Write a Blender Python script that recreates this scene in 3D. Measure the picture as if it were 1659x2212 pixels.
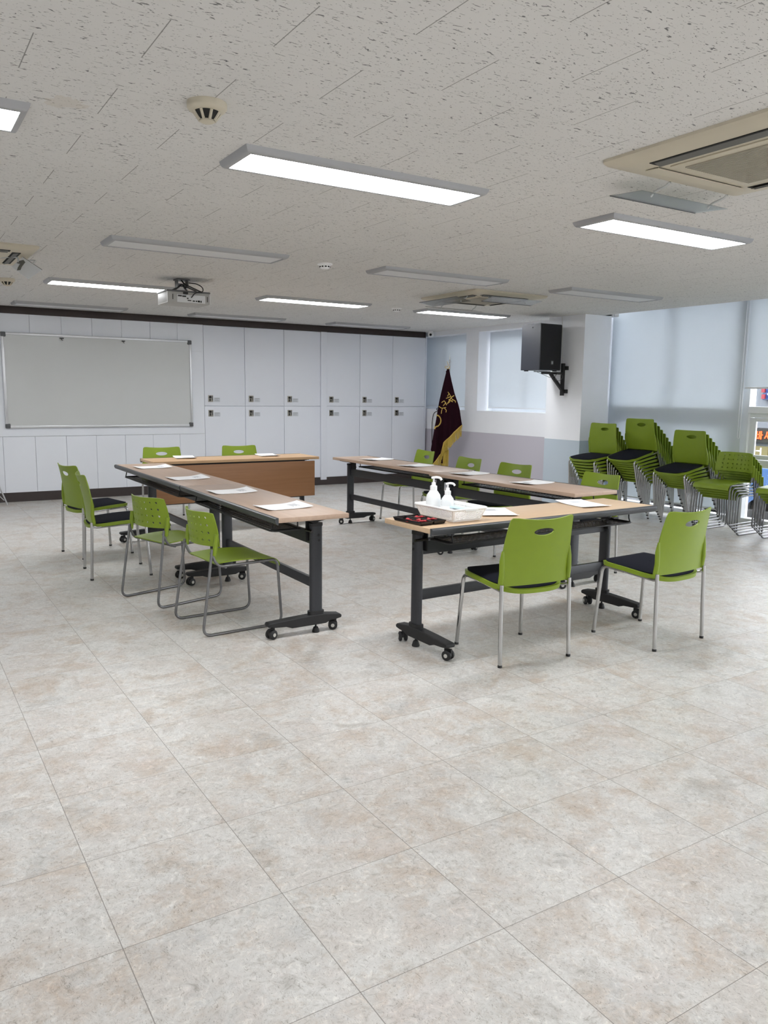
import bpy, bmesh, math, random
from mathutils import Vector, Matrix
random.seed(7)
PI = math.pi
for o in list(bpy.data.objects):
    bpy.data.objects.remove(o)
C = bpy.context.scene.collection

# ------------------------------------------------------------------ camera, world, exposure
cam = bpy.data.cameras.new('camera'); cam.sensor_fit = 'HORIZONTAL'; cam.sensor_width = 36.0
cam.lens = 36.0 * 1714.56 / 1659.0; cam.clip_end = 200; cam.clip_start = 0.02
co = bpy.data.objects.new('camera', cam); C.objects.link(co)
yw, pt, rl = math.radians(32.0459), math.radians(8.3980), math.radians(0.7039)
fw = Vector((math.sin(yw)*math.cos(pt), math.cos(yw)*math.cos(pt), -math.sin(pt)))
rt = Vector((math.cos(yw), -math.sin(yw), 0)); up = rt.cross(fw)
r1 = rt*math.cos(rl) + up*math.sin(rl); u1 = up*math.cos(rl) - rt*math.sin(rl)
co.matrix_world = Matrix(((r1.x, u1.x, -fw.x, 0), (r1.y, u1.y, -fw.y, 0), (r1.z, u1.z, -fw.z, 1.427), (0, 0, 0, 1)))
sc = bpy.context.scene; sc.camera = co
sc.view_settings.view_transform = 'Standard'; sc.view_settings.look = 'None'
sc.view_settings.gamma = 1; sc.view_settings.use_curve_mapping = False
sc.view_settings.exposure = 0.66
LAMP = 17.0          # emission strength of the lit ceiling panels
SKY = 6.0           # overcast sky
w = bpy.data.worlds.new('sky'); sc.world = w; w.use_nodes = True
w.node_tree.nodes['Background'].inputs[0].default_value = (0.91, 0.955, 1.0, 1)
w.node_tree.nodes['Background'].inputs[1].default_value = SKY
sc.cycles.max_bounces = 10; sc.cycles.diffuse_bounces = 6; sc.cycles.transparent_max_bounces = 16

# ------------------------------------------------------------------ materials
def new_mat(name):
    m = bpy.data.materials.new(name); m.use_nodes = True
    nt = m.node_tree; b = nt.nodes['Principled BSDF']
    return m, nt, b
def N(nt, t, **kw):
    n = nt.nodes.new(t)
    for k, v in kw.items():
        if k.startswith('i_'):
            n.inputs[k[2:].replace('_', ' ')].default_value = v
        else: setattr(n, k, v)
    return n
def mat(name, col, rough=0.5, metal=0.0, var=0.04, scale=30, bump=0.0, bscale=400, spec=0.5, coat=0.0, alpha=1):
    m, nt, b = new_mat(name)
    tc = N(nt, 'ShaderNodeTexCoord'); nz = N(nt, 'ShaderNodeTexNoise'); nz.inputs['Scale'].default_value = scale
    nz.inputs['Detail'].default_value = 3
    nt.links.new(tc.outputs['Object'], nz.inputs['Vector'])
    mx = N(nt, 'ShaderNodeMix', data_type='RGBA')
    c0 = [max(0, c*(1-var)) for c in col]; c1 = [min(1, c*(1+var)) for c in col]
    mx.inputs[6].default_value = (*c0, 1); mx.inputs[7].default_value = (*c1, 1)
    nt.links.new(nz.outputs['Fac'], mx.inputs[0]); nt.links.new(mx.outputs[2], b.inputs['Base Color'])
    b.inputs['Roughness'].default_value = rough; b.inputs['Metallic'].default_value = metal
    b.inputs['Specular IOR Level'].default_value = spec; b.inputs['Coat Weight'].default_value = coat
    if bump:
        n2 = N(nt, 'ShaderNodeTexNoise'); n2.inputs['Scale'].default_value = bscale; n2.inputs['Detail'].default_value = 2
        nt.links.new(tc.outputs['Object'], n2.inputs['Vector'])
        bp = N(nt, 'ShaderNodeBump'); bp.inputs['Strength'].default_value = bump; bp.inputs['Distance'].default_value = 0.001
        nt.links.new(n2.outputs['Fac'], bp.inputs['Height']); nt.links.new(bp.outputs[0], b.inputs['Normal'])
    return m
def ramp(nt, src, stops, interp='LINEAR'):
    r = N(nt, 'ShaderNodeValToRGB'); r.color_ramp.interpolation = interp
    e = r.color_ramp.elements
    e[0].position, e[0].color = stops[0][0], (*stops[0][1], 1)
    e[1].position, e[1].color = stops[-1][0], (*stops[-1][1], 1)
    for p, c in stops[1:-1]:
        x = e.new(p); x.color = (*c, 1)
    nt.links.new(src, r.inputs[0]); return r
def mth(nt, op, a, b=None, c=None):
    n = N(nt, 'ShaderNodeMath', operation=op)
    for i, v in enumerate((a, b, c)):
        if v is None: continue
        if isinstance(v, (int, float)): n.inputs[i].default_value = v
        else: nt.links.new(v, n.inputs[i])
    return n.outputs[0]
def mixc(nt, fac, a, b, blend='MIX'):
    n = N(nt, 'ShaderNodeMix', data_type='RGBA', blend_type=blend)
    for i, v in ((0, fac), (6, a), (7, b)):
        if isinstance(v, (int, float)): n.inputs[i].default_value = v
        elif isinstance(v, tuple): n.inputs[i].default_value = (*v, 1)
        else: nt.links.new(v, n.inputs[i])
    return n.outputs[2]
def noise(nt, vec, scale, detail=3, rough=0.5, dist=0.0, mapping=None):
    n = N(nt, 'ShaderNodeTexNoise')
    n.inputs['Scale'].default_value = scale; n.inputs['Detail'].default_value = detail
    n.inputs['Roughness'].default_value = rough; n.inputs['Distortion'].default_value = dist
    if mapping:
        mp = N(nt, 'ShaderNodeMapping'); mp.inputs['Location'].default_value = mapping[0]; mp.inputs['Scale'].default_value = mapping[1]
        nt.links.new(vec, mp.inputs[0]); vec = mp.outputs[0]
    nt.links.new(vec, n.inputs['Vector']); return n.outputs['Fac']

def floor_material():
    m, nt, b = new_mat('vinyl_stone_tile')
    tc = N(nt, 'ShaderNodeTexCoord'); P = tc.outputs['Object']
    sx = N(nt, 'ShaderNodeSeparateXYZ'); nt.links.new(P, sx.inputs[0])
    tx = mth(nt, 'DIVIDE', mth(nt, 'ADD', sx.outputs[0], 0.0207), 0.45)
    ty = mth(nt, 'DIVIDE', mth(nt, 'SUBTRACT', sx.outputs[1], 2.3814), 0.4482)
    def line(t, wd):
        d = mth(nt, 'ABSOLUTE', mth(nt, 'SUBTRACT', mth(nt, 'FRACT', mth(nt, 'ADD', t, 0.5)), 0.5))
        return mth(nt, 'SMOOTHSTEP', d, wd*0.4, wd) if False else mth(nt, 'MINIMUM', mth(nt, 'DIVIDE', d, wd), 1.0)
    lx = line(tx, 0.0042); ly = line(ty, 0.0034)
    # a random shift of the printed pattern for each tile
    fx = mth(nt, 'FLOOR', tx); fy = mth(nt, 'FLOOR', ty)
    cmb = N(nt, 'ShaderNodeCombineXYZ'); nt.links.new(fx, cmb.inputs[0]); nt.links.new(fy, cmb.inputs[1])
    wn = N(nt, 'ShaderNodeTexWhiteNoise', noise_dimensions='2D'); nt.links.new(cmb.outputs[0], wn.inputs['Vector'])
    vm = N(nt, 'ShaderNodeVectorMath', operation='MULTIPLY_ADD')
    nt.links.new(wn.outputs['Color'], vm.inputs[0]); vm.inputs[1].default_value = (0.9, 0.9, 6); nt.links.new(P, vm.inputs[2])
    Q = vm.outputs[0]
    big = noise(nt, Q, 3.8, 9, 0.72, 0.3)
    base = ramp(nt, big, [(0.30, (0.43, 0.405, 0.37)), (0.44, (0.635, 0.625, 0.60)), (0.58, (0.57, 0.54, 0.505)), (0.72, (0.66, 0.655, 0.645))]).outputs[0]
    tan = noise(nt, Q, 3.6, 10, 0.78, 0.3, ((5, 3, 1), (1, 1, 1)))
    tf = ramp(nt, tan, [(0.49, (0, 0, 0)), (0.68, (0.9, 0.9, 0.9))]).outputs[0]
    base = mixc(nt, tf, base, (0.46, 0.37, 0.29))
    pk = noise(nt, Q, 4.0, 8, 0.75, 0.3, ((9, 1, 4), (1, 1, 1)))
    pf = ramp(nt, pk, [(0.55, (0, 0, 0)), (0.75, (0.6, 0.6, 0.6))]).outputs[0]
    base = mixc(nt, pf, base, (0.60, 0.53, 0.50))
    gr = noise(nt, Q, 5.0, 9, 0.75, 0.3, ((2, 8, 7), (1, 1, 1)))
    gf = ramp(nt, gr, [(0.54, (0, 0, 0)), (0.76, (0.7, 0.7, 0.7))]).outputs[0]
    base = mixc(nt, gf, base, (0.43, 0.44, 0.44))
    # small ragged light and dark marks
    f1 = noise(nt, Q, 26, 6, 0.75, 1.8)
    m1 = ramp(nt, f1, [(0.30, (0.62, 0.60, 0.57)), (0.45, (0.95, 0.95, 0.95)), (0.55, (1.0, 1.0, 1.0)), (0.66, (1.20, 1.20, 1.19))]).outputs[0]
    base = mixc(nt, 1.0, base, m1, 'MULTIPLY')
    f2 = noise(nt, Q, 70, 3, 0.6, 3.0, ((3, 3, 3), (1.6, 0.7, 1)))
    m2 = ramp(nt, f2, [(0.33, (0.52, 0.50, 0.47)), (0.42, (1, 1, 1)), (0.9, (1, 1, 1))]).outputs[0]
    base = mixc(nt, 0.8, base, m2, 'MULTIPLY')
    ln = mth(nt, 'MULTIPLY', lx, ly)
    base = mixc(nt, ln, (0.16, 0.14, 0.12), base)
    nt.links.new(base, b.inputs['Base Color'])
    rg = ramp(nt, big, [(0.3, (0.33, 0.33, 0.33)), (0.7, (0.42, 0.42, 0.42))]).outputs[0]
    nt.links.new(rg, b.inputs['Roughness']); b.inputs['Specular IOR Level'].default_value = 0.45
    bp = N(nt, 'ShaderNodeBump'); bp.inputs['Strength'].default_value = 0.25; bp.inputs['Distance'].default_value = 0.001
    hh = mth(nt, 'ADD', mth(nt, 'MULTIPLY', f1, 0.6), ln)
    nt.links.new(hh, bp.inputs['Height']); nt.links.new(bp.outputs[0], b.inputs['Normal'])
    return m

def ceiling_material():
    m, nt, b = new_mat('mineral_fibre_ceiling_board')
    tc = N(nt, 'ShaderNodeTexCoord'); P = tc.outputs['Object']
    sx = N(nt, 'ShaderNodeSeparateXYZ'); nt.links.new(P, sx.inputs[0])
    row = mth(nt, 'DIVIDE', mth(nt, 'SUBTRACT', sx.outputs[1], 2.08), 0.3055)
    fr = mth(nt, 'FLOOR', row)
    off = mth(nt, 'MULTIPLY', mth(nt, 'FLOORED_MODULO', fr, 2.0), 0.312/0.63) if False else mth(nt, 'MULTIPLY', mth(nt, 'FRACT', mth(nt, 'MULTIPLY', fr, 0.5)), 1.0)
    # rows with odd index start at 0.758, even ones at 0.446
    tx = mth(nt, 'ADD', mth(nt, 'DIVIDE', mth(nt, 'SUBTRACT', sx.outputs[0], 0.446), 0.6305), off)
    def line(t, wd):
        d = mth(nt, 'ABSOLUTE', mth(nt, 'SUBTRACT', mth(nt, 'FRACT', mth(nt, 'ADD', t, 0.5)), 0.5))
        return mth(nt, 'MINIMUM', mth(nt, 'DIVIDE', d, wd), 1.0)
    lx = line(tx, 0.0042); ly = line(row, 0.0040)
    cmb = N(nt, 'ShaderNodeCombineXYZ'); nt.links.new(mth(nt, 'FLOOR', tx), cmb.inputs[0]); nt.links.new(fr, cmb.inputs[1])
    wn = N(nt, 'ShaderNodeTexWhiteNoise', noise_dimensions='2D'); nt.links.new(cmb.outputs[0], wn.inputs['Vector'])
    vm = N(nt, 'ShaderNodeVectorMath', operation='MULTIPLY_ADD')
    nt.links.new(wn.outputs['Color'], vm.inputs[0]); vm.inputs[1].default_value = (3, 3, 3); nt.links.new(P, vm.inputs[2])
    Q = vm.outputs[0]
    # worm-like fissures, longer along the board
    a = noise(nt, Q, 1.0, 1.5, 0.5, 0.9, ((0, 0, 0), (32, 88, 1)))
    fa = ramp(nt, a, [(0.675, (1, 1, 1)), (0.70, (0, 0, 0))]).outputs[0]
    a2 = noise(nt, Q, 1.0, 1.0, 0.5, 0.8, ((7, 3, 0), (55, 150, 1)))
    fb = ramp(nt, a2, [(0.685, (1, 1, 1)), (0.71, (0, 0, 0))]).outputs[0]
    v = N(nt, 'ShaderNodeTexVoronoi'); v.inputs['Scale'].default_value = 60; nt.links.new(Q, v.inputs['Vector'])
    pin = ramp(nt, v.outputs['Distance'], [(0.07, (0, 0, 0)), (0.13, (1, 1, 1))]).outputs[0]
    col = mixc(nt, noise(nt, P, 1.3, 3, 0.6), (0.675, 0.665, 0.648), (0.735, 0.725, 0.708))
    col = mixc(nt, fa, (0.20, 0.20, 0.20), col)
    col = mixc(nt, fb, (0.28, 0.28, 0.275), col)
    col = mixc(nt, pin, (0.38, 0.375, 0.37), col)
    ln = mth(nt, 'MULTIPLY', lx, mth(nt, 'ADD', mth(nt, 'MULTIPLY', ly, 0.35), 0.65))
    col = mixc(nt, ln, (0.17, 0.165, 0.155), col)
    # one brownish water stain near the smoke detector
    d = N(nt, 'ShaderNodeVectorMath', operation='DISTANCE'); d.inputs[1].default_value = (0.63, 3.25, 2.47)
    nt.links.new(P, d.inputs[0])
    st = mth(nt, 'MULTIPLY', mth(nt, 'LESS_THAN', mth(nt, 'ADD', d.outputs['Value'], mth(nt, 'MULTIPLY', noise(nt, P, 14, 4, .7), 0.16)), 0.15), 0.22)
    col = mixc(nt, st, col, (0.50, 0.40, 0.27))
    nt.links.new(col, b.inputs['Base Color']); b.inputs['Roughness'].default_value = 0.95
    b.inputs['Specular IOR Level'].default_value = 0.1
    return m

def wall_right_material():
    m, nt, b = new_mat('painted_plaster_two_tone')
    tc = N(nt, 'ShaderNodeTexCoord'); P = tc.outputs['Object']
    sx = N(nt, 'ShaderNodeSeparateXYZ'); nt.links.new(P, sx.inputs[0])
    low = mth(nt, 'LESS_THAN', sx.outputs[2], 0.868)
    far = mth(nt, 'GREATER_THAN', sx.outputs[1], 8.10)
    dado = mixc(nt, far, (0.52, 0.60, 0.68), (0.56, 0.535, 0.60))
    col = mixc(nt, low, (0.91, 0.925, 0.965), dado)
    col = mixc(nt, mth(nt, 'MULTIPLY', noise(nt, P, 6, 3), 0.08), col, (0.5, 0.5, 0.5))
    nt.links.new(col, b.inputs['Base Color']); b.inputs['Roughness'].default_value = 0.7
    bp = N(nt, 'ShaderNodeBump'); bp.inputs['Strength'].default_value = 0.12; bp.inputs['Distance'].default_value = 0.002
    nt.links.new(noise(nt, P, 90, 3), bp.inputs['Height']); nt.links.new(bp.outputs[0], b.inputs['Normal'])
    return m

def wood_material(name, c0, c1, axis=0, rough=0.38):
    m, nt, b = new_mat(name)
    tc = N(nt, 'ShaderNodeTexCoord'); P = tc.outputs['Object']
    s = (1.2, 26, 26) if axis == 0 else (26, 1.2, 26)
    g = noise(nt, P, 1.0, 6, 0.65, 0.6, ((1, 2, 3), s))
    s2 = (6, 160, 160) if axis == 0 else (160, 6, 160)
    g2 = noise(nt, P, 1.0, 2, 0.5, 0.0, ((4, 2, 3), s2))
    col = ramp(nt, g, [(0.25, c0), (0.75, c1)]).outputs[0]
    col = mixc(nt, mth(nt, 'MULTIPLY', g2, 0.14), col, (0.25, 0.14, 0.08))
    nt.links.new(col, b.inputs['Base Color']); b.inputs['Roughness'].default_value = rough
    b.inputs['Specular IOR Level'].default_value = 0.4
    return m

def emit_mat(name, col, s):
    m, nt, b = new_mat(name)
    b.inputs['Base Color'].default_value = (*col, 1)
    b.inputs['Emission Color'].default_value = (*col, 1); b.inputs['Emission Strength'].default_value = s
    return m
def translucent_mat(name, col, tr):
    m, nt, b = new_mat(name)
    out = nt.nodes['Material Output']
    tc = N(nt, 'ShaderNodeTexCoord')
    nz = noise(nt, tc.outputs['Object'], 1.0, 2, 0.5, 0, ((0, 0, 0), (300, 300, 900)))
    cc = mixc(nt, nz, tuple(x*0.95 for x in col), tuple(min(1, x*1.04) for x in col))
    d = N(nt, 'ShaderNodeBsdfDiffuse'); t = N(nt, 'ShaderNodeBsdfTranslucent'); mx = N(nt, 'ShaderNodeMixShader')
    nt.links.new(cc, d.inputs[0]); nt.links.new(cc, t.inputs[0])
    mx.inputs[0].default_value = tr
    nt.links.new(d.outputs[0], mx.inputs[1]); nt.links.new(t.outputs[0], mx.inputs[2]); nt.links.new(mx.outputs[0], out.inputs[0])
    return m
def glass_mat(name, tint=(1, 1, 1), refl=0.12, rough=0.02):
    m, nt, b = new_mat(name); out = nt.nodes['Material Output']
    t = N(nt, 'ShaderNodeBsdfTransparent'); t.inputs[0].default_value = (*tint, 1)
    g = N(nt, 'ShaderNodeBsdfGlossy'); g.inputs['Roughness'].default_value = rough
    lw = N(nt, 'ShaderNodeFresnel'); lw.inputs[0].default_value = 1.45
    mx = N(nt, 'ShaderNodeMixShader')
    nt.links.new(mth(nt, 'ADD', mth(nt, 'MULTIPLY', lw.outputs[0], 0.8), refl*0.3), mx.inputs[0])
    nt.links.new(t.outputs[0], mx.inputs[1]); nt.links.new(g.outputs[0], mx.inputs[2]); nt.links.new(mx.outputs[0], out.inputs[0])
    return m

M = {}
M['floor'] = floor_material(); M['ceil'] = ceiling_material(); M['wallR'] = wall_right_material()
M['panel'] = mat('white_laminate_panel', (0.83, 0.86, 0.92), 0.42, var=0.012, scale=3)
M['locker'] = mat('white_locker_laminate', (0.82, 0.85, 0.92), 0.4, var=0.012, scale=3)
M['brown'] = mat('dark_brown_trim', (0.030, 0.018, 0.016), 0.45, var=0.15)
M['basebr'] = mat('dark_brown_skirting', (0.045, 0.034, 0.032), 0.5, var=0.12)
M['white'] = mat('white_paint', (0.82, 0.83, 0.85), 0.55, var=0.01)
M['green'] = mat('lime_green_plastic', (0.205, 0.290, 0.018), 0.40, var=0.05, scale=14, bump=0.25, bscale=900, spec=0.38)
M['black_pad'] = mat('black_seat_fabric', (0.008, 0.009, 0.016), 0.95, var=0.3, scale=300, bump=0.6, bscale=1200, spec=0.15)
M['chrome'] = mat('chrome_tube', (0.50, 0.50, 0.50), 0.18, 1.0, var=0.05)
M['steel'] = mat('grey_painted_tube', (0.20, 0.20, 0.205), 0.30, 0.8, var=0.12, scale=40)
M['rubber'] = mat('black_rubber', (0.012, 0.012, 0.013), 0.6, var=0.1)
M['frame'] = mat('charcoal_powder_coat', (0.034, 0.036, 0.042), 0.42, 0.2, var=0.1, scale=60, bump=0.2, bscale=1500)
M['edge'] = mat('charcoal_table_edging', (0.045, 0.048, 0.055), 0.35, var=0.06)
M['caster_hub'] = mat('pale_grey_hub', (0.50, 0.49, 0.46), 0.4)
M['table_y'] = wood_material('sheen_muted_laminate', (0.45, 0.325, 0.245), (0.52, 0.385, 0.295), 0)  # left and right tabletops: muting by reflected light is mixed into this colour
M['table_x'] = wood_material('beech_laminate', (0.58, 0.415, 0.265), (0.66, 0.48, 0.315), 0)
M['table_b'] = wood_material('oak_laminate', (0.56, 0.36, 0.19), (0.65, 0.43, 0.25), 0)
M['wood_edge'] = wood_material('maple_edge_banding', (0.50, 0.37, 0.26), (0.60, 0.45, 0.32), 0)
M['modesty'] = wood_material('cherry_modesty_board', (0.34, 0.165, 0.075), (0.42, 0.215, 0.105), 0)
M['paper'] = mat('white_paper', (0.93, 0.94, 0.96), 0.8, var=0.01)
M['ink'] = mat('grey_print', (0.45, 0.47, 0.50), 0.8)
M['white_pl'] = mat('white_plastic', (0.93, 0.935, 0.94), 0.35, var=0.01)
M['blackpl'] = mat('glossy_black_plastic', (0.010, 0.008, 0.009), 0.18, var=0.1)
M['red'] = mat('red_wrapper', (0.50, 0.03, 0.04), 0.25, var=0.25, scale=60)
M['dgreen'] = mat('green_wrapper', (0.05, 0.20, 0.09), 0.3, var=0.2, scale=60)
M['alu'] = mat('light_fixture_frame', (0.40, 0.405, 0.42), 0.45, 0.2, var=0.02)
M['alu2'] = mat('brushed_aluminium', (0.62, 0.63, 0.65), 0.32, 0.7, var=0.03)
M['lit'] = emit_mat('lit_diffuser', (0.97, 0.985, 1.0), LAMP)
M['unlit'] = mat('unlit_diffuser', (0.70, 0.71, 0.72), 0.5, var=0.01)
M['board'] = mat('whiteboard_enamel', (0.60, 0.615, 0.61), 0.22, var=0.05, scale=1.6)
M['corner'] = mat('grey_plastic_corner', (0.09, 0.095, 0.10), 0.5)
M['beige'] = mat('aged_beige_plastic', (0.58, 0.53, 0.42), 0.5, var=0.04, scale=4)
M['beige_dk'] = mat('aged_beige_grille', (0.40, 0.37, 0.30), 0.6, var=0.04)
M['dark'] = mat('dark_slot', (0.012, 0.012, 0.011), 0.8)
M['greyslat'] = mat('grey_vane', (0.14, 0.14, 0.13), 0.6)
M['acrylic'] = glass_mat('clear_acrylic', (0.93, 0.95, 0.94), 0.0, 0.25)
M['frost'] = mat('frosted_acrylic', (0.70, 0.72, 0.74), 0.3, var=0.03)
M['clip'] = mat('clear_plastic_clip', (0.55, 0.57, 0.57), 0.25, var=0.02)
M['projgrey'] = mat('projector_grey_shell', (0.42, 0.415, 0.40), 0.45, var=0.02)
M['mount'] = mat('grey_metal_mount', (0.13, 0.13, 0.13), 0.45, 0.5)
M['cable'] = mat('black_cable', (0.015, 0.015, 0.016), 0.5)
M['speaker'] = mat('black_speaker_cabinet', (0.028, 0.031, 0.042), 0.42, var=0.12, scale=80, bump=0.5, bscale=500)
M['grille'] = mat('black_speaker_grille', (0.006, 0.006, 0.008), 0.7, bump=0.8, bscale=700)
M['flag'] = mat('dark_maroon_velvet', (0.016, 0.003, 0.007), 0.9, var=0.2, spec=0.1)
M['gold'] = mat('gold_embroidery', (0.62, 0.43, 0.10), 0.55, var=0.2, scale=90)
M['fringe'] = mat('gold_fringe_cord', (0.46, 0.33, 0.055), 0.6, var=0.35, scale=120)
M['blind'] = translucent_mat('blue_white_blind_fabric', (0.79, 0.82, 0.845), 0.44)
M['upvc'] = mat('white_window_frame', (0.80, 0.82, 0.84), 0.35, var=0.01)
M['glass'] = glass_mat('window_glass')
M['locksteel'] = mat('lock_plate_nickel', (0.36, 0.34, 0.30), 0.45, 0.4)
M['card'] = mat('pale_grey_card', (0.62, 0.65, 0.70), 0.5)
M['cardline'] = mat('grey_card_print', (0.30, 0.31, 0.34), 0.6)
M['wrap'] = mat('pale_blue_packet', (0.62, 0.80, 0.90), 0.3, var=0.2, scale=40)
M['bottle'] = mat('white_pump_bottle', (0.86, 0.88, 0.89), 0.3, var=0.01)
M['bottle2'] = mat('clear_gel_bottle', (0.80, 0.83, 0.85), 0.12, var=0.01)
M['facade'] = mat('grey_street_facade', (0.12, 0.13, 0.145), 0.8, var=0.1, scale=2)
M['blue_sign'] = mat('blue_shop_sign', (0.008, 0.035, 0.15), 0.4)
M['redsq'] = mat('red_sign_square', (0.20, 0.008, 0.016), 0.4)
M['led'] = emit_mat('red_led_text', (1.0, 0.07, 0.015), 2.2)
M['yellow'] = mat('ochre_poster', (0.14, 0.115, 0.045), 0.6)
M['asphalt'] = mat('asphalt', (0.06, 0.062, 0.066), 0.9, var=0.1)
M['bluetarp'] = mat('blue_tarpaulin', (0.02, 0.07, 0.19), 0.5, var=0.2, scale=6)
M['creamwire'] = mat('cream_conduit', (0.7, 0.68, 0.62), 0.5)

# ------------------------------------------------------------------ mesh helpers
class MB:
    def __init__(s): s.v = []; s.f = []
    def add(s, vs, fs):
        n = len(s.v); s.v += [tuple(v) for v in vs]; s.f += [tuple(n+i for i in f) for f in fs]; return s
    def box(s, x0, x1, y0, y1, z0, z1, bev=0.0):
        if bev <= 0:
            return s.add([(x0,y0,z0),(x1,y0,z0),(x1,y1,z0),(x0,y1,z0),(x0,y0,z1),(x1,y0,z1),(x1,y1,z1),(x0,y1,z1)],
                         [(0,3,2,1),(4,5,6,7),(0,1,5,4),(1,2,6,5),(2,3,7,6),(3,0,4,7)])
        bm = bmesh.new(); r = bmesh.ops.create_cube(bm, size=1)
        for v in bm.verts: v.co = Vector((x0+(v.co.x+.5)*(x1-x0), y0+(v.co.y+.5)*(y1-y0), z0+(v.co.z+.5)*(z1-z0)))
        bmesh.ops.bevel(bm, geom=list(bm.edges), offset=bev, segments=2, profile=0.6, affect='EDGES')
        s.frombm(bm); return s
    def frombm(s, bm):
        bm.verts.index_update()
        s.add([v.co for v in bm.verts], [[v.index for v in f.verts] for f in bm.faces]); bm.free()
    def obox(s, c, ax, ay, az, hx, hy, hz):
        c = Vector(c); ax, ay, az = Vector(ax).normalized(), Vector(ay).normalized(), Vector(az).normalized()
        vs = [c + ax*hx*i + ay*hy*j + az*hz*k for k in (-1, 1) for i, j in ((-1,-1),(1,-1),(1,1),(-1,1))]
        return s.add(vs, [(0,3,2,1),(4,5,6,7),(0,1,5,4),(1,2,6,5),(2,3,7,6),(3,0,4,7)])
    def tube(s, pts, r, n=10, caps=True, sy=1.0, taper=None):
        pts = [Vector(p) for p in pts]; N_ = len(pts)
        t = []
        for i in range(N_):
            a = pts[max(0, i-1)]; b = pts[min(N_-1, i+1)]; t.append((b-a).normalized())
        nrm = t[0].orthogonal().normalized()
        if abs(t[0].z) > .9: nrm = Vector((1,0,0)) - t[0]*t[0].x; nrm.normalize()
        rings = []
        for i in range(N_):
            if i: 
                nrm = nrm - t[i]*nrm.dot(t[i]); nrm.normalize()
            bi = t[i].cross(nrm)
            rr = r if taper is None else r*taper[i]
            rings.append([pts[i] + nrm*math.cos(2*PI*k/n)*rr + bi*math.sin(2*PI*k/n)*rr*sy for k in range(n)])
        vs = [p for R_ in rings for p in R_]; fs = []
        for i in range(N_-1):
            for k in range(n):
                a = i*n+k; b = i*n+(k+1) % n; fs.append((a, b, b+n, a+n))
        if caps: fs.append(tuple(reversed(range(n)))); fs.append(tuple(range((N_-1)*n, N_*n)))
        return s.add(vs, fs)
    def lathe(s, prof, c=(0,0,0), ax=(0,0,1), n=24):
        ax = Vector(ax).normalized(); u = ax.orthogonal().normalized(); v = ax.cross(u); c = Vector(c)
        vs = []; fs = []
        for r, h in prof:
            for k in range(n): a = 2*PI*k/n; vs.append(c + ax*h + (u*math.cos(a)+v*math.sin(a))*r)
        for i in range(len(prof)-1):
            for k in range(n):
                a = i*n+k; b = i*n+(k+1) % n; fs.append((a, b, b+n, a+n))
        fs.append(tuple(reversed(range(n)))); m = (len(prof)-1)*n; fs.append(tuple(range(m, m+n)))
        return s.add(vs, fs)
    def prism(s, poly, fn, h0, h1):
        """poly = outline points (a,b); fn(a,b,h)->xyz"""
        n = len(poly); vs = [fn(a, b, h0) for a, b in poly] + [fn(a, b, h1) for a, b in poly]
        fs = [tuple(reversed(range(n))), tuple(range(n, 2*n))] + [(i, (i+1) % n, n+(i+1) % n, n+i) for i in range(n)]
        return s.add(vs, fs)
    def sheet(s, rings, fn, th, closed=True):
        """rings: list of equal-length lists of (a,b); fn(a,b)->Vector. Makes a solid of thickness th (offset along the normal)."""
        n = len(rings[0]); m = len(rings)
        def nor(a, b):
            e = 1e-4; d1 = fn(a+e, b)-fn(a-e, b); d2 = fn(a, b+e)-fn(a, b-e); return d1.cross(d2).normalized()
        top = []; bot = []
        for R_ in rings:
            for a, b in R_:
                p = fn(a, b); q = nor(a, b)*th*0.5; top.append(p+q); bot.append(p-q)
        K = n*m; fs = []; kk = n if closed else n-1
        for i in range(m-1):
            for k in range(kk):
                a = i*n+k; b = i*n+(k+1) % n
                fs.append((a, b, b+n, a+n)); fs.append((K+a, K+a+n, K+b+n, K+b))
        for k in range(kk):
            b = (k+1) % n
            fs.append((k, K+k, K+b, b))
            a2 = (m-1)*n+k; b2 = (m-1)*n+b; fs.append((a2, b2, K+b2, K+a2))
        if not closed:
            for i in range(m-1):
                a = i*n; fs.append((a, a+n, K+a+n, K+a)); a = i*n+n-1; fs.append((a, K+a, K+a+n, a+n))
        return s.add(top+bot, fs)
    def holegrid(s, nu, nv, ishole, fn, hr, th, hs=8):
        """flat grid (u,v in 0..1) with a round/oblong hole of half size hr=(ru,rv) in cell units; closed sheet"""
        vid = {}; pts = []
        def P(u, v):
            k = (round(u, 6), round(v, 6))
            if k not in vid: vid[k] = len(pts); pts.append(k)
            return vid[k]
        quads = []; 
        for i in range(nu):
            for j in range(nv):
                bd = [(i, j), (i+.5, j), (i+1, j), (i+1, j+.5), (i+1, j+1), (i+.5, j+1), (i, j+1), (i, j+.5)]
                B = [P(a/nu, b/nv) for a, b in bd]
                if ishole(i, j):
                    ang = [225, 270, 315, 0, 45, 90, 135, 180]
                    H = [P((i+.5+hr[0]*math.cos(math.radians(t)))/nu, (j+.5+hr[1]*math.sin(math.radians(t)))/nv) for t in ang]
                    for k in range(8): quads.append((B[k], B[(k+1) % 8], H[(k+1) % 8], H[k]))
                else: quads.append(tuple(B))
        def nor(a, b):
            e = 1e-4; d1 = fn(a+e, b)-fn(a-e, b); d2 = fn(a, b+e)-fn(a, b-e); return d1.cross(d2).normalized()
        K = len(pts); top = []; bot = []
        for a, b in pts:
            p = fn(a, b); q = nor(a, b)*th*.5; top.append(p+q); bot.append(p-q)
        fs = list(quads) + [tuple(K+i for i in reversed(q)) for q in quads]
        ed = {}
        for q in quads:
            for k in range(len(q)):
                e = (q[k], q[(k+1) % len(q)]); ed[e] = 1
        for (a, b) in list(ed):
            if (b, a) not in ed: fs.append((b, a, K+a, K+b))
        return s.add(top+bot, fs)
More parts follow.
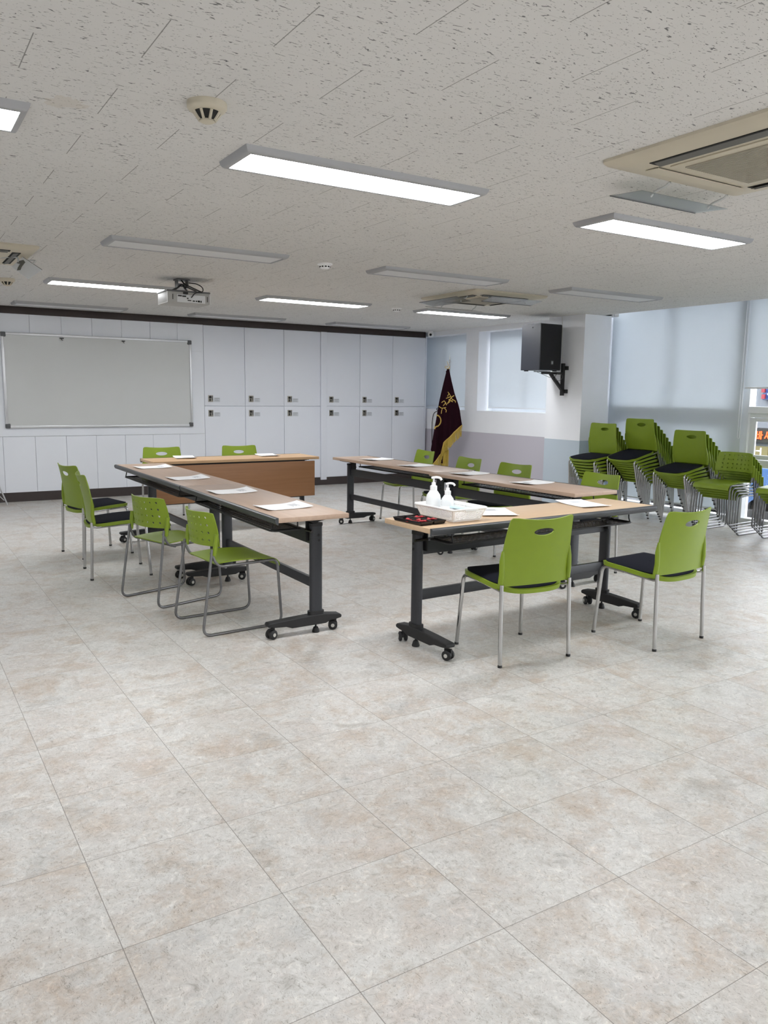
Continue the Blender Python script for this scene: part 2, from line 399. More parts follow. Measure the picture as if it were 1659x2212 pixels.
    def build(s, name, m, parent=None, smooth=True, ang=38):
        me = bpy.data.meshes.new(name); me.from_pydata(s.v, [], s.f)
        me.materials.append(m)
        if smooth:
            me.shade_smooth(); me.set_sharp_from_angle(angle=math.radians(ang))
        o = bpy.data.objects.new(name, me); C.objects.link(o)
        if parent: o.parent = parent
        return o
def fillet(pts, r, n=5):
    pts = [Vector(p) for p in pts]; out = [pts[0]]
    for i in range(1, len(pts)-1):
        a, b, c = pts[i-1], pts[i], pts[i+1]
        rr = r[i] if isinstance(r, (list, tuple)) else r
        d1 = (a-b); d2 = (c-b); rr = min(rr, d1.length*.49, d2.length*.49)
        p0 = b + d1.normalized()*rr; p1 = b + d2.normalized()*rr
        for k in range(n+1):
            t = k/n; out.append(p0*(1-t)**2 + b*2*t*(1-t) + p1*t*t)
    out.append(pts[-1]); return out
def spline(pts, n=8):
    P_ = [Vector(p) for p in pts]; P_ = [P_[0]*2-P_[1]] + P_ + [P_[-1]*2-P_[-2]]; out = []
    for i in range(1, len(P_)-2):
        for k in range(n):
            t = k/n; a, b, c, d = P_[i-1:i+3]
            out.append(0.5*((2*b)+(-a+c)*t+(2*a-5*b+4*c-d)*t*t+(-a+3*b-3*c+d)*t**3))
    out.append(P_[-2]); return out
def thing(name, label, cat, loc=(0,0,0), rz=0, group=None):
    o = bpy.data.objects.new(name, None); C.objects.link(o); o.empty_display_size = 0.1
    o.location = loc; o.rotation_euler = (0, 0, rz); o['label'] = label; o['category'] = cat
    if group: o['group'] = group
    return o
def tag(o, label, cat, group=None):
    o['label'] = label; o['category'] = cat
    if group: o['group'] = group
    return o
def struct(o):
    o['kind'] = 'structure'; return o
def sname(name, loc=(0,0,0)):
    o = bpy.data.objects.new(name, None); C.objects.link(o); o.location = loc; o['kind'] = 'structure'; return o
def copy_tree(o, parent=None):
    c = o.copy(); C.objects.link(c)
    if parent: c.parent = parent
    for ch in list(o.children): copy_tree(ch, c)
    return c

# ------------------------------------------------------------------ the room
ZC = 2.47
XL, YF, YB = -2.9, -4.6, 11.72
struct(MB().box(XL, 8.45, YF, YB, -0.1, 0).build('floor', M['floor'], smooth=False))
b = MB().box(XL, 7.9, YF, 7.39, ZC, ZC+.12).box(XL, 7.83, 7.39, YB, ZC, ZC+.12).box(7.83, 8.2, 7.39, YB, ZC, ZC+.12)
struct(b.build('ceiling', M['ceil'], smooth=False))
# pocket above the blinds of the large windows
struct(MB().box(7.9, 8.7, YF, 7.39, 2.72, 2.80).box(7.88, 7.9, YF, 7.39, ZC+.001, 2.72).build('trim_1', M['white'], smooth=False))
struct(MB().box(XL-.1, XL, YF, YB, 0, ZC).build('wall_left', M['white'], smooth=False))
struct(MB().box(XL, 8.4, YF-.1, YF, 0, 2.8).build('wall_front', M['white'], smooth=False))
struct(MB().box(XL, 8.4, YB, YB+.1, 0, ZC).build('wall_back', M['white'], smooth=False))
# right-hand wall with two recessed windows and the projecting pillar
b = MB()
b.box(7.815, 8.2, 7.80, YB, 0, 1.20)                 # below the recesses
b.box(7.815, 8.2, 9.80, 10.11, 1.20, ZC)             # pier between the recesses
b.box(7.596, 8.07, 7.39, 8.04, 0, ZC).box(7.9, 8.07, 7.39, 7.56, ZC, 2.72)                # pillar
b.box(7.815, 8.2, 8.04, 8.12, 1.20, ZC)
b.box(8.07, 8.45, 7.56, 7.80, 0, 2.72)
b.box(7.815, 8.2, 8.12, 9.80, 2.40, ZC).box(7.815, 8.2, 10.11, YB, 2.40, ZC)
struct(b.build('wall_right', M['wallR'], smooth=False))

# board wall: groups of tall laminate panels with dark joints
Y0 = 11.137
b = MB()
x = 1.2456 - 0.3815*13
while x < 3.80:
    x1 = min(x+.3815, 3.905)
    if 3.905 - x1 < .1: x1 = 3.905
    b.box(x+.0018, x1-.0018, Y0, Y0+.02, .122, .838); 
    xx = x
    b.box(xx+.0018, x1-.0018, Y0, Y0+.02, 2.0, 2.378)
    if x1 == 3.905: break
    x = x1
b.box(XL, 3.903, Y0, Y0+.02, .842, 1.9985)
struct(b.build('trim_2', M['panel'], smooth=False))
struct(MB().box(XL, 3.93, Y0+.021, Y0+.05, 0, ZC).build('trim_3', mat('joint_grey', (0.33, 0.33, 0.35), 0.8), smooth=False))
struct(MB().box(XL, 7.745, Y0-.012, Y0+.03, 2.378, ZC-.001, .003).build('trim_4', M['brown']))
struct(MB().box(XL, 7.74, Y0+.006, Y0+.02, 0, .121).build('baseboard_back', M['basebr'], smooth=False))

# filler post between the two locker banks
tag(MB().box(5.777, 5.879, Y0-.02, Y0+.012, .085, 2.377, .003).build('filler_post', M['locker']),
    'narrow white upright post standing between the two banks of lockers', 'panel')
ORD = ['leftmost', 'second from left', 'third from left', 'fourth from left', 'fifth from left', 'rightmost']
WH = ['in the left bank beside the whiteboard panels', 'in the middle of the left bank', 'at the right end of the left bank, against the filler post',
      'at the left end of the right bank, against the filler post', 'in the middle of the right bank', 'at the right end of the right bank, beside the flag']
cols = [(3.905, 4.529), (4.529, 5.158), (5.158, 5.777), (5.879, 6.486), (6.486, 7.104), (7.104, 7.755)]
for i, (xa, xb) in enumerate(cols):
    t = thing('locker_column', 'white two-door locker column, %s of the six along the back wall' % ORD[i], 'locker', ((xa+xb)/2, Y0, 0), 0, 'white locker columns along the back wall')
    cx = (xa+xb)/2; hw = (xb-xa)/2
    MB().box(-hw, hw, .021, .42, .122, 2.377).build('carcass', M['locker'], t, smooth=False)
    for z0, z1, zl in ((.126, 1.234, 1.087), (1.240, 2.374, 1.297)):
        d = MB().box(-hw+.003, hw-.003, 0, .02, z0, z1, .002).build('door', M['locker'], t)
        xl = -hw + (.055 if xa < 5.8 else .05)
        lk = MB().box(xl, xl+.072, -.012, 0, zl, zl+.094, .004).build('lock_plate', M['locksteel'], d)
        k = MB().lathe([(.017, 0), (.017, .010), (.008, .016)], (xl+.026, -.012, zl+.068), (0, -1, 0), 16)
        k.box(xl+.016, xl+.034, -.0145, -.0121, zl+.010, zl+.046)
        kk = k.build('lock_knob', M['dark'], d)
        MB().box(xl+.049, xl+.064, -.016, -.0121, zl+.018, zl+.082).build('lock_latch', M['mount'], d)
        MB().box(xl+.088, xl+.178, -.004, 0, zl, zl+.058, .001).build('name_card', M['card'], d)
        q = MB().box(xl+.098, xl+.168, -.0052, -.0041, zl+.046, zl+.052)
        q.box(xl+.098, xl+.150, -.0052, -.0041, zl+.030, zl+.033).box(xl+.098, xl+.158, -.0052, -.0041, zl+.016, zl+.019)
        q.build('card_print', M['cardline'], d)
struct(MB().box(7.757, 7.775, Y0-.005, Y0+.5, 0, 2.40).build('trim_5', M['locker'], smooth=False))

# whiteboard
t = thing('whiteboard', 'large framed whiteboard with aluminium edges on the panelled back wall', 'whiteboard', (2.503, Y0-.002, 0))
xa, xb, za, zb = 1.285-2.503, 3.722-2.503, .948, 2.148
MB().box(xa+.02, xb-.02, -.022, -.002, za+.02, zb-.02).build('writing_surface', M['board'], t, smooth=False)
MB().box(xa+.03, xb-.03, -.034, 0, za, za+.032, .006).build('frame_rail', M['alu2'], t)
MB().box(xa+.03, xb-.03, -.034, 0, zb-.032, zb, .006).build('frame_rail', M['alu2'], t)
MB().box(xa, xa+.032, -.034, 0, za+.03, zb-.03, .006).build('frame_rail', M['alu2'], t)
MB().box(xb-.032, xb, -.034, 0, za+.03, zb-.03, .006).build('frame_rail', M['alu2'], t)
for sx_, sz_ in ((xa, za), (xb, za), (xa, zb), (xb, zb)):
    cxn = sx_ + (.028 if sx_ == xa else -.028); czn = sz_ + (.028 if sz_ == za else -.028)
    MB().box(cxn-.030, cxn+.030, -.038, .0015, czn-.030, czn+.030, .012).build('corner_cap', M['corner'], t)
for hx, hl in ((2.0-2.503, .05), (2.78-2.503, .045)):
    b = MB().box(hx-hl/2, hx+hl/2, -.050, -.0225, 2.10-.008, 2.10+.004, .003)
    b.tube(spline([(hx, -.04, 2.094), (hx-.004, -.055, 2.078), (hx+.012, -.06, 2.072)], 4), .004, 6)
    tag(b.build('magnet_hook', M['blackpl']), 'small dark magnetic hook on the top of the whiteboard, %s one' % ('left' if hx < -.1 else 'right'), 'hook', 'magnetic hooks on the whiteboard').location = (2.503, Y0-.002, -.0)

# ------------------------------------------------------------------ windows and blinds
def blind(name_label, x, y0, y1, ztop, zbot, chain_y=None, group=None):
    t = thing('roller_blind', name_label, 'blind', (x, (y0+y1)/2, 0), 0, group)
    hy = (y1-y0)/2
    MB().box(-.0006, .0006, -hy, hy, zbot, ztop-.02).build('fabric', M['blind'], t, smooth=False)
    MB().tube([(0.02, -hy, ztop-.025), (0.02, hy, ztop-.025)], .024, 14).build('roller', M['upvc'], t)
    MB().box(-.006, .006, -hy, hy, zbot-.022, zbot-.001, .004).build('bottom_bar', M['upvc'], t)
    if chain_y is not None:
        cy = chain_y-(y0+y1)/2
        b = MB(); b.tube([(-.030, cy, ztop-.03), (-.030, cy, 1.0)], .0032, 6); b.tube([(-.030, cy+.028, ztop-.03), (-.030, cy+.028, 1.0)], .0032, 6)
        b.tube(spline([(-.030, cy, 1.0), (-.030, cy+.014, .98), (-.030, cy+.028, 1.0)], 5), .0032, 6)
        b.build('pull_chain', M['upvc'], t)
    return t
def big_window(n, y0, y1):
    t = sname('window_%d' % n, (8.33, (y0+y1)/2, 0)); hy = (y1-y0)/2
    b = MB(); X0, X1 = 0, .12; P_ = .08
    b.box(X0, X1, -hy, -hy+P_, 0, 2.72).box(X0, X1, hy-P_, hy, 0, 2.72)
    b.box(X0, X1, -hy+P_, hy-P_, .0, .068).box(X0, X1, -hy+P_, hy-P_, 2.64, 2.72)
    b.box(X0-.015, X1, -hy+P_, hy-P_, 1.272, 1.345, .006)
    b.box(X0+.02, X1-.01, -.03, .03, 1.345, 2.64)
    b.box(X0+.03, X1-.01, -hy+P_, hy-P_, 1.222, 1.272)
    b.box(X0+.015, X1, -hy+P_, hy-P_, .66, .745, .006)
    b.build('window_frame', M['upvc'], t, smooth=False)
    for s_ in (0, 1):
        ya = -hy+P_ if s_ else -.03; yb = .03 if s_ else hy-P_; xo = .045 + .034*s_
        q = MB(); wd = .07
        q.box(xo, xo+.030, ya, ya+wd, .748, 1.218, .004).box(xo, xo+.030, yb-wd, yb, .748, 1.218, .004)
        q.box(xo, xo+.030, ya+wd, yb-wd, .748, .800, .004).box(xo, xo+.030, ya+wd, yb-wd, 1.178, 1.218, .004)
        sh = q.build('sash', M['upvc'], t)
        MB().box(xo+.013, xo+.017, ya+wd, yb-wd, .800, 1.178).build('pane', M['glass'], sh, smooth=False)
    MB().box(.075, .079, -hy+P_, hy-P_, .068, .66).build('pane', M['glass'], t, smooth=False)
    MB().box(.075, .079, -hy+P_, hy-P_, 1.345, 2.64).build('pane', M['glass'], t, smooth=False)
    return t
bays = [(5.60-1.94*k, 7.54-1.94*k) for k in range(6)]
for i, (a, c) in enumerate(bays): big_window(3+i, a, c)
blind('tall pale blind lowered almost to the floor behind the chair stacks', 8.26, 5.555, 7.535, 2.70, .15, 5.545)
blind('pale blind stopped halfway down at the right edge, window showing below it', 8.26, 3.68, 5.545, 2.70, 1.565)
for i, (a, c) in enumerate(bays[2:]):
    blind('nearly raised pale blind beyond the right edge of the view, %s along' % ['first', 'second', 'third', 'fourth'][i], 8.26, a+.04, c-.04, 2.70, 2.25, None)
def small_window(n, y0, y1):
    t = sname('window_%d' % n, (8.13, (y0+y1)/2, 0)); hy = (y1-y0)/2
    b = MB(); b.box(0, .06, -hy, hy, 1.20, 1.26).box(0, .06, -hy, hy, 2.34, 2.40).box(0, .06, -hy, -hy+.05, 1.26, 2.34).box(0, .06, hy-.05, hy, 1.26, 2.34)
    b.box(0, .06, -.03, .03, 1.26, 2.34)
    b.build('window_frame', M['upvc'], t, smooth=False)
    MB().box(.028, .032, -hy+.05, hy-.05, 1.26, 2.34).build('pane', M['glass'], t, smooth=False)
small_window(1, 10.11, 11.70); small_window(2, 8.12, 9.80)
blind('pale blind covering the recessed window beside the wall speaker', 8.02, 8.15, 9.775, 2.44, 1.262, None)
blind('shaded bluish blind of the recessed window behind the flag', 8.02, 10.14, 11.6, 2.44, 1.262, None)

# ------------------------------------------------------------------ street outside
g = MB().box(8.9, 60, -30, 60, -.6, -.5).build('street_ground', M['asphalt'], smooth=False)
tag(g, 'grey asphalt street seen through the window gap', 'street')
t = thing('shop_building', 'grey shop building across the street with blue sign and red letters', 'building', (15.5, 12.0, -.5))
MB().box(0, 3, -9, 9, 0, 3.4).build('facade_wall', M['facade'], t, smooth=False)
MB().box(-.12, 0, -9, -2.09, 1.92, 3.2, .01).build('blue_sign_board', M['blue_sign'], t)
for (yy, zz) in ((-2.115, 2.115), (-2.125, 1.985)): MB().box(-.16, -.121, yy-.036, yy+.036, zz-.045, zz+.045).build('red_square', M['redsq'], t, smooth=False)
b = MB().box(-.13, -.121, -2.6, -2.20, 2.02, 2.05).box(-.13, -.121, -2.6, -2.24, 1.96, 1.975); b.build('sign_mark', M['white'], t, smooth=False)
MB().box(-.10, -.001, -9, -1.6, 1.04, 1.34).build('letter_board', M['dark'], t, smooth=False)
def strokes(polys, fn, wdt, th=0.01):
    b = MB()
    for pl in polys:
        for (a0, b0), (a1, b1) in zip(pl, pl[1:]):
            d = Vector((a1-a0, b1-b0)); L = d.length
            if L < 1e-6: continue
            d /= L; nx, ny = -d.y*wdt/2, d.x*wdt/2; ex, ey = d.x*wdt*.3, d.y*wdt*.3
            po = [(a0-ex+nx, b0-ey+ny), (a0-ex-nx, b0-ey-ny), (a1+ex-nx, b1+ey-ny), (a1+ex+nx, b1+ey+ny)]
            b.prism(po, fn, 0, th)
    return b
# red glowing Hangul on the letter board
H_B = [[(0, .40), (0, 0)], [(.16, .40), (.16, 0)], [(0, .24), (.16, .24)], [(0, .02), (.16, .02)], [(.26, .42), (.26, -.02)], [(.26, .22), (.34, .22)]]
H_R = [[(.02, -.10), (.30, -.10), (.30, -.02)]]
H_S = [[(.62, .40), (.60, .22), (.50, .04)], [(.60, .24), (.72, .04)], [(.82, .42), (.82, -.02)]]
let = strokes([[(x_, y_) for x_, y_ in p] for p in (H_B+H_S)], lambda a, b_, h: Vector((-.102-h, -2.03-a*.36, 1.12+b_*.36)), .048, .02)
let.build('red_lettering', M['led'], t, smooth=False)
MB().box(-.05, -.001, -2.26, -1.9, .74, .96).build('poster', M['yellow'], t, smooth=False)
p2 = MB().box(-.055, -.0511, -2.12, -2.09, .78, .93).box(-.055, -.0511, -2.09, -2.0, .85, .875)
p2.build('poster_mark', M['white'], t, smooth=False)
b = MB(); 
for k in range(9): b.box(-.02, -.0011, -8.6+k*2, -7.2+k*2, .1, .43)
b.build('shop_window', M['dark'], t, smooth=False)
tag(MB().box(8.9, 9.4, 10.75, 14.5, -.5, 6).build('added_shade_wall', M['facade'], smooth=False), 'unseen grey wall added to shade the window behind the flag', 'wall')  # unseen block, added outside to darken the blind behind the flag
t = thing('parked_truck', 'blue covered truck standing in the street below the window', 'truck', (11.4, 7.55, -.5))
MB().box(-.7, .7, -1.1, 1.4, .28, .95, .05).build('cargo_cover', M['bluetarp'], t)
for yy in (-.75, .95):
    for xx in (-.62, .62): MB().lathe([(.24, -.08), (.26, -.06), (.26, .06), (.24, .08)], (xx, yy, .26), (1, 0, 0), 20).build('wheel', M['rubber'], t)
MB().box(-.66, .66, 1.45, 2.35, .25, 1.15, .1).build('cab', M['white'], t)

# ------------------------------------------------------------------ ceiling fixtures
def light(x0, y0, on, label):
    t = thing('ceiling_panel_light', label, 'ceiling light', (x0, y0, ZC), 0, 'long panel lights on the ceiling')
    L, W_, T = 1.32, .325, .030; fwd = .034
    prof = [(0, 0), (.004, -.014), (.010, -.024), (.018, -T), (fwd, -T), (fwd, -T+.006)]
    loops = [[(p, p, z), (L-p, p, z), (L-p, W_-p, z), (p, W_-p, z)] for p, z in prof]
    vs = [q for l in loops for q in l]; fs = []
    for i in range(len(loops)-1):
        for k in range(4): a = i*4+k; b_ = i*4+(k+1) % 4; fs.append((a, a+4, b_+4, b_))
    MB().add(vs, fs).build('frame', M['alu'], t)
    MB().box(fwd, L-fwd, fwd, W_-fwd, -T+.005, -T+.012).build('diffuser', M['lit'] if on else M['unlit'], t, smooth=False)
    return t
rows = {3.32: True, 5.69: False, 8.09: True, 10.42: False, 0.95: False, -1.42: True, -3.7: True}
desc = {(3.32, 1): 'lit ceiling panel light, largest in view, over the near open floor', (3.32, 2): 'lit ceiling panel light just beyond the large air conditioner',
        (3.32, 0): 'lit ceiling panel light cut off by the left edge', (5.69, 1): 'unlit ceiling panel light in front of the projector',
        (5.69, 2): 'unlit ceiling panel light right of the projector, before the far air conditioner', (5.69, 3): 'unlit ceiling panel light at right, near the large blinds',
        (8.09, 1): 'lit ceiling panel light running behind the projector', (8.09, 2): 'lit ceiling panel light between the projector and the far air conditioner',
        (8.09, 3): 'lit ceiling panel light just beyond the far air conditioner', (10.42, 1): 'unlit ceiling panel light close to the fascia above the whiteboard',
        (10.42, 2): 'unlit ceiling panel light close to the fascia above the left lockers', (10.42, 3): 'unlit ceiling panel light close to the fascia above the right lockers'}
for y0, on in rows.items():
    for i, x0 in enumerate((-.79, 1.37, 3.55, 5.65)):
        if y0 == 3.32 and i == 3: continue
        if y0 == 3.32 and i == 2: x0 = 3.60
        if i == 0 and y0 in (5.69, 8.09, 10.42): pass
        lab = desc.get((y0, i))
        if lab is None:
            if y0 < 3: lab = '%s ceiling panel light behind the viewer, %s row, %s from the left' % ('lit' if on else 'unlit', {0.95: 'nearest', -1.42: 'middle', -3.7: 'rear'}[y0], ['first', 'second', 'third', 'fourth'][i])
            else: lab = '%s ceiling panel light beyond the left edge of the view, %s' % ('lit' if on else 'unlit', {5.69: 'level with the left chairs', 8.09: 'level with the projector', 10.42: 'beside the board wall'}[y0])
        light(x0, y0, on, lab)

def cassette(x0, y0, label, closed, S_=.97):
    t = thing('ceiling_air_conditioner', label, 'air conditioner', (x0+S_/2, y0+S_/2, ZC), 0, 'ceiling cassette air conditioners')
    h = S_/2
    def sq(r, z): return [(-r, -r, z), (r, -r, z), (r, r, z), (-r, r, z)]
    def rsq(r, z, c):
        o = []
        for sx, sy, a0 in ((1, 1, 0), (-1, 1, 90), (-1, -1, 180), (1, -1, 270)):
            for k in range(5):
                a = math.radians(a0+k*22.5); o.append((sx*(r-c)+c*math.cos(a), sy*(r-c)+c*math.sin(a), z))
        return o
    loops = [rsq(h, 0, .03), rsq(h, -.012, .03), rsq(h-.012, -.024, .03), rsq(h-.10, -.034, .03), rsq(h-.20, -.036, .02)]
    n = 20; vs = [p for l in loops for p in l]; fs = [tuple(range(n))]
    for i in range(len(loops)-1):
        for k in range(n): a = i*n+k; b_ = i*n+(k+1) % n; fs.append((a, b_, b_+n, a+n))
    fs.append(tuple(reversed(range((len(loops)-1)*n, len(loops)*n))))
    MB().add(vs, fs).build('panel', M['beige'], t)
    for k in range(4):
        a = k*PI/2
        R_ = Matrix.Rotation(a, 4, 'Z')
        b_ = MB(); b_.box(-.30, .30, h-.165, h-.105, -.0375, -.0335)
        for i, v in enumerate(b_.v): b_.v[i] = tuple(R_ @ Vector(v))
        sl = b_.build('outlet_slot', M['dark'], t, smooth=False)
        b_ = MB(); b_.obox((0, h-.137, -.040), (1, 0, 0), (0, 1, .05 if k in closed else .25), (0, -.05 if k in closed else -.25, 1), .305 if k in closed else .285, .034 if k in closed else .020, .002)
        for i, v in enumerate(b_.v): b_.v[i] = tuple(R_ @ Vector(v))
        b_.build('vane', M['beige'] if k in closed else M['greyslat'], sl, smooth=False)
    r = h-.21
    MB().box(-r, r, -r, r, -.042, -.036, .003).build('grille_frame', M['beige'], t)
    b_ = MB(); r2 = r-.045; b_.box(-r2, r2, -r2, r2, -.0432, -.0421)
    k = -r2
    while k < r2-.004: b_.box(k, k+.0075, -r2, r2, -.0475, -.0432); k += .0135
    b_.build('intake_grille', M['beige_dk'], t, smooth=False)
    return t
cassette(2.78, 1.69, 'large beige ceiling air conditioner cut off by the right edge', (0,))
cassette(5.0, 6.34, 'beige ceiling air conditioner far off, above the right-hand tables', ())
cassette(.07, 6.43, 'beige ceiling air conditioner cut off by the left edge', ())
def deflector(c, ax, L, W_, tilt, label, clips_dir, zdrop):
    t = thing('air_deflector', label, 'air deflector', c, 0, 'clear plastic deflectors under the air conditioners')
    ax = Vector(ax).normalized(); ay = Vector((0, 0, 1)).cross(ax); ay = (ay*math.cos(tilt) + Vector((0, 0, 1))*math.sin(tilt)).normalized(); az = ax.cross(ay)
    MB().obox((0, 0, 0), ax, ay, az, L/2, W_/2, .0015).build('clear_plate', M['acrylic'], t, smooth=False)
    MB().obox(ay*W_/2, ax, ay, az, L/2, .0015, .0025).build('plate_edge', M['mount'], t, smooth=False)
    cd = Vector(clips_dir)
    for s2 in (-.33, .33):
        p0 = ax*L*s2 + cd*.35
        MB().tube(spline([p0+Vector((0, 0, -.012)), p0+cd*.15+Vector((0, 0, zdrop*.2)), p0+cd*.5+Vector((0, 0, zdrop*.55)), p0+cd*.65+Vector((0, 0, zdrop))], 5), .006, 8).build('clip', M['clip'], t)
    return t
deflector((3.46, 2.82, 2.412), (1, 0, 0), .66, .20, math.radians(4), 'clear plastic air deflector hanging at the far side of the large air conditioner', (0, -.17, 0), .034)
deflector((5.49, 6.36, 2.385), (1, 0, 0), .66, .18, math.radians(-10), 'clear plastic air deflector on the near side of the far air conditioner', (0, .12, 0), .048)
deflector((4.98, 6.83, 2.385), (0, 1, 0), .66, .18, math.radians(10), 'clear plastic air deflector on the left side of the far air conditioner', (.13, 0, 0), .048)
deflector((5.49, 7.34, 2.385), (1, 0, 0), .66, .18, math.radians(10), 'clear plastic air deflector at the back of the far air conditioner', (0, -.12, 0), .048)
t = thing('air_deflector', 'tilted clear deflector with a torn grey film beside the left air conditioner', 'air deflector', (0, 0, 0), 0, 'clear plastic deflectors under the air conditioners')
DC = [Vector((0.979, 6.85, 2.443)), Vector((1.114, 6.85, 2.359)), Vector((0.994, 6.72, 2.264)), Vector((0.88, 6.72, 2.345))]
dn = (DC[1]-DC[0]).cross(DC[3]-DC[0]).normalized()
def quad(a, b_, c, d, th): return MB().add([p_ for p_ in (a, b_, c, d)] + [p_+dn*th for p_ in (a, b_, c, d)], [(0,3,2,1),(4,5,6,7),(0,1,5,4),(1,2,6,5),(2,3,7,6),(3,0,4,7)])
quad(*DC, .003).build('clear_plate', M['frost'], t, smooth=False)
MB().tube([DC[0]+dn*.001, DC[1]+dn*.001], .003, 6).build('dark_edge', M['mount'], t)
def dp(u, v): return DC[0].lerp(DC[1], u).lerp(DC[3].lerp(DC[2], u), v)
b = MB(); po = [(.12, .16), (.26, .22), (.28, .36), (.32, .62), (.40, .84), (.30, 1.0), (.22, .80), (.16, .50), (.02, .62), (.03, .38)]
b.prism(po, lambda u, v, h: dp(u, v) - dn*(h+.001), 0, .001); b.build('torn_film', M['greyslat'], t, smooth=False)
MB().tube(spline([dp(.52, .06)-dn*.01, dp(.50, -.15)-dn*.015, Vector((.99, 6.99, ZC-.034))], 6), .006, 8).build('clip', M['clip'], t)
MB().tube(spline([dp(.05, .5), dp(-.2, .3), Vector((.78, 7.02, ZC-.034))], 6), .006, 8).build('clip', M['clip'], t)

def detector(x, y, label, big=True):
    t = thing('smoke_detector', label, 'smoke detector', (x, y, ZC), 0)
    if big:
        MB().lathe([(.072, 0), (.072, -.018), (.066, -.026), (.058, -.030), (.050, -.032)], n=32).build('base', M['beige'], t)
        MB().lathe([(.048, -.032), (.034, -.052), (.024, -.060)], n=24).build('dark_vent', M['dark'], t)
        b_ = MB()
        for k in range(8):
            a = k*PI/4; u = Vector((math.cos(a), math.sin(a), 0)); v = Vector((-math.sin(a), math.cos(a), 0))
            b_.tube([u*.050+Vector((0, 0, -.031)), u*.028+Vector((0, 0, -.060))], .0055, 6)
        b_.build('vent_rib', M['beige'], t)
        MB().lathe([(.026, -.058), (.028, -.064), (.020, -.068)], n=24).build('cap', M['beige'], t)
    else:
        MB().lathe([(.062, 0), (.062, -.008), (.044, -.012), (.040, -.032), (.030, -.040)], n=28).build('base', M['white_pl'], t)
        for k in range(10):
            a = k*PI/5; u = Vector((math.cos(a), math.sin(a), 0)); v = Vector((-math.sin(a), math.cos(a), 0))
            MB().obox(u*.041+Vector((0, 0, -.025)), u, v, (0, 0, 1), .003, .007, .005).build('vent_hole', M['dark'], t, smooth=False)
    return t
detector(1.07, 2.96, 'beige cone-shaped smoke detector nearest, above the open floor')
detector(1.06, 8.46, 'beige smoke detector far off at the left edge')
detector(3.10, 5.90, 'small white smoke detector right of the projector', False)
detector(5.36, 8.33, 'small white smoke detector left of the far air conditioner', False)

# security camera in the far corner
t = thing('security_camera', 'small white round security camera in the far ceiling corner', 'camera', (7.70, 10.92, ZC))
MB().lathe([(.038, 0), (.038, -.014), (.02, -.02)], n=20).build('mount_base', M['white_pl'], t)
bm = bmesh.new(); bmesh.ops.create_uvsphere(bm, u_segments=20, v_segments=12, radius=.050)
for v in bm.verts: v.co += Vector((0, 0, -.052))
b = MB(); b.frombm(bm); b.build('camera_ball', M['white_pl'], t)
dv = Vector((-.6, -.78, -.15)).normalized()
MB().lathe([(.020, .044), (.020, .052), (.012, .054)], (0, 0, -.052), dv, 18).build('lens', M['dark'], t)

# projector
t = thing('projector', 'white ceiling projector with its rear sockets facing the viewer', 'projector', (2.445, 7.34, 0))
MB().box(-.20, .20, 0, .30, 2.235, 2.345, .012).build('housing', M['projgrey'], t)
MB().box(-.206, .206, -.004, .306, 2.336, 2.352, .006).build('top_shell', M['mount'], t)
MB().box(-.199, -.198, .0, .295, 2.24, 2.34).box(.2, .203, .0, .3, 2.24, 2.335).build('side_cover', M['white_pl'], t)
MB().box(-.11, .155, -.004, -.0005, 2.245, 2.315, .001).build('socket_plate', M['unlit'], t)
for (px, pz, w_, h_) in ((-.085, 2.302, .018, .007), (-.045, 2.300, .018, .007), (-.012, 2.283, .007, .007), (.004, 2.265, .017, .005), (.045, 2.262, .011, .006), (.070, 2.262, .006, .007), (.093, 2.262, .011, .010), (.115, 2.261, .005, .011), (-.15, 2.29, .003, .030), (.175, 2.285, .003, .030)):
    MB().box(px-w_, px+w_, -.0065, -.0042, pz-h_*.8, pz+h_*.8, .001).build('socket', M['dark'], t)
MB().lathe([(.035, 0), (.038, .03), (.030, .032)], (-.10, .295, 2.29), (0, 1, 0), 24).build('lens', M['blackpl'], t)
b = MB().box(-.075, .045, .09, .21, ZC-.012, ZC-.0005).box(-.068, -.060, .11, .19, 2.395, ZC-.012).box(.030, .038, .11, .19, 2.395, ZC-.012)
b.box(-.060, .030, .14, .16, 2.40, 2.43)
b.tube([(-.015, .15, 2.42), (-.11, .05, 2.358)], .007, 8).tube([(-.015, .15, 2.42), (.09, .05, 2.358)], .007, 8).tube([(-.015, .15, 2.42), (-.11, .25, 2.358)], .007, 8).tube([(-.015, .15, 2.42), (.09, .25, 2.358)], .007, 8)
b.build('ceiling_bracket', M['mount'], t, smooth=False)
b = MB(); b.tube(spline([(-.03, .13, 2.465), (-.02, .06, 2.42), (.03, -.01, 2.38), (.09, -.03, 2.352), (.12, -.02, 2.345)], 6), .006, 8)
b.tube(spline([(.03, .13, 2.44), (.09, .05, 2.425), (.125, -.01, 2.39), (.12, -.03, 2.35), (.05, -.035, 2.33), (.02, -.012, 2.29)], 6), .0045, 8)
tag(b.build('projector_cable', M['cable']), 'black cables looping from the ceiling into the projector', 'cable').location = (2.445, 7.34, 0)
MB().box(-.055, -.012, -.02, -.003, 2.318, 2.338, .003).build('cable_plug', M['cable'], t)

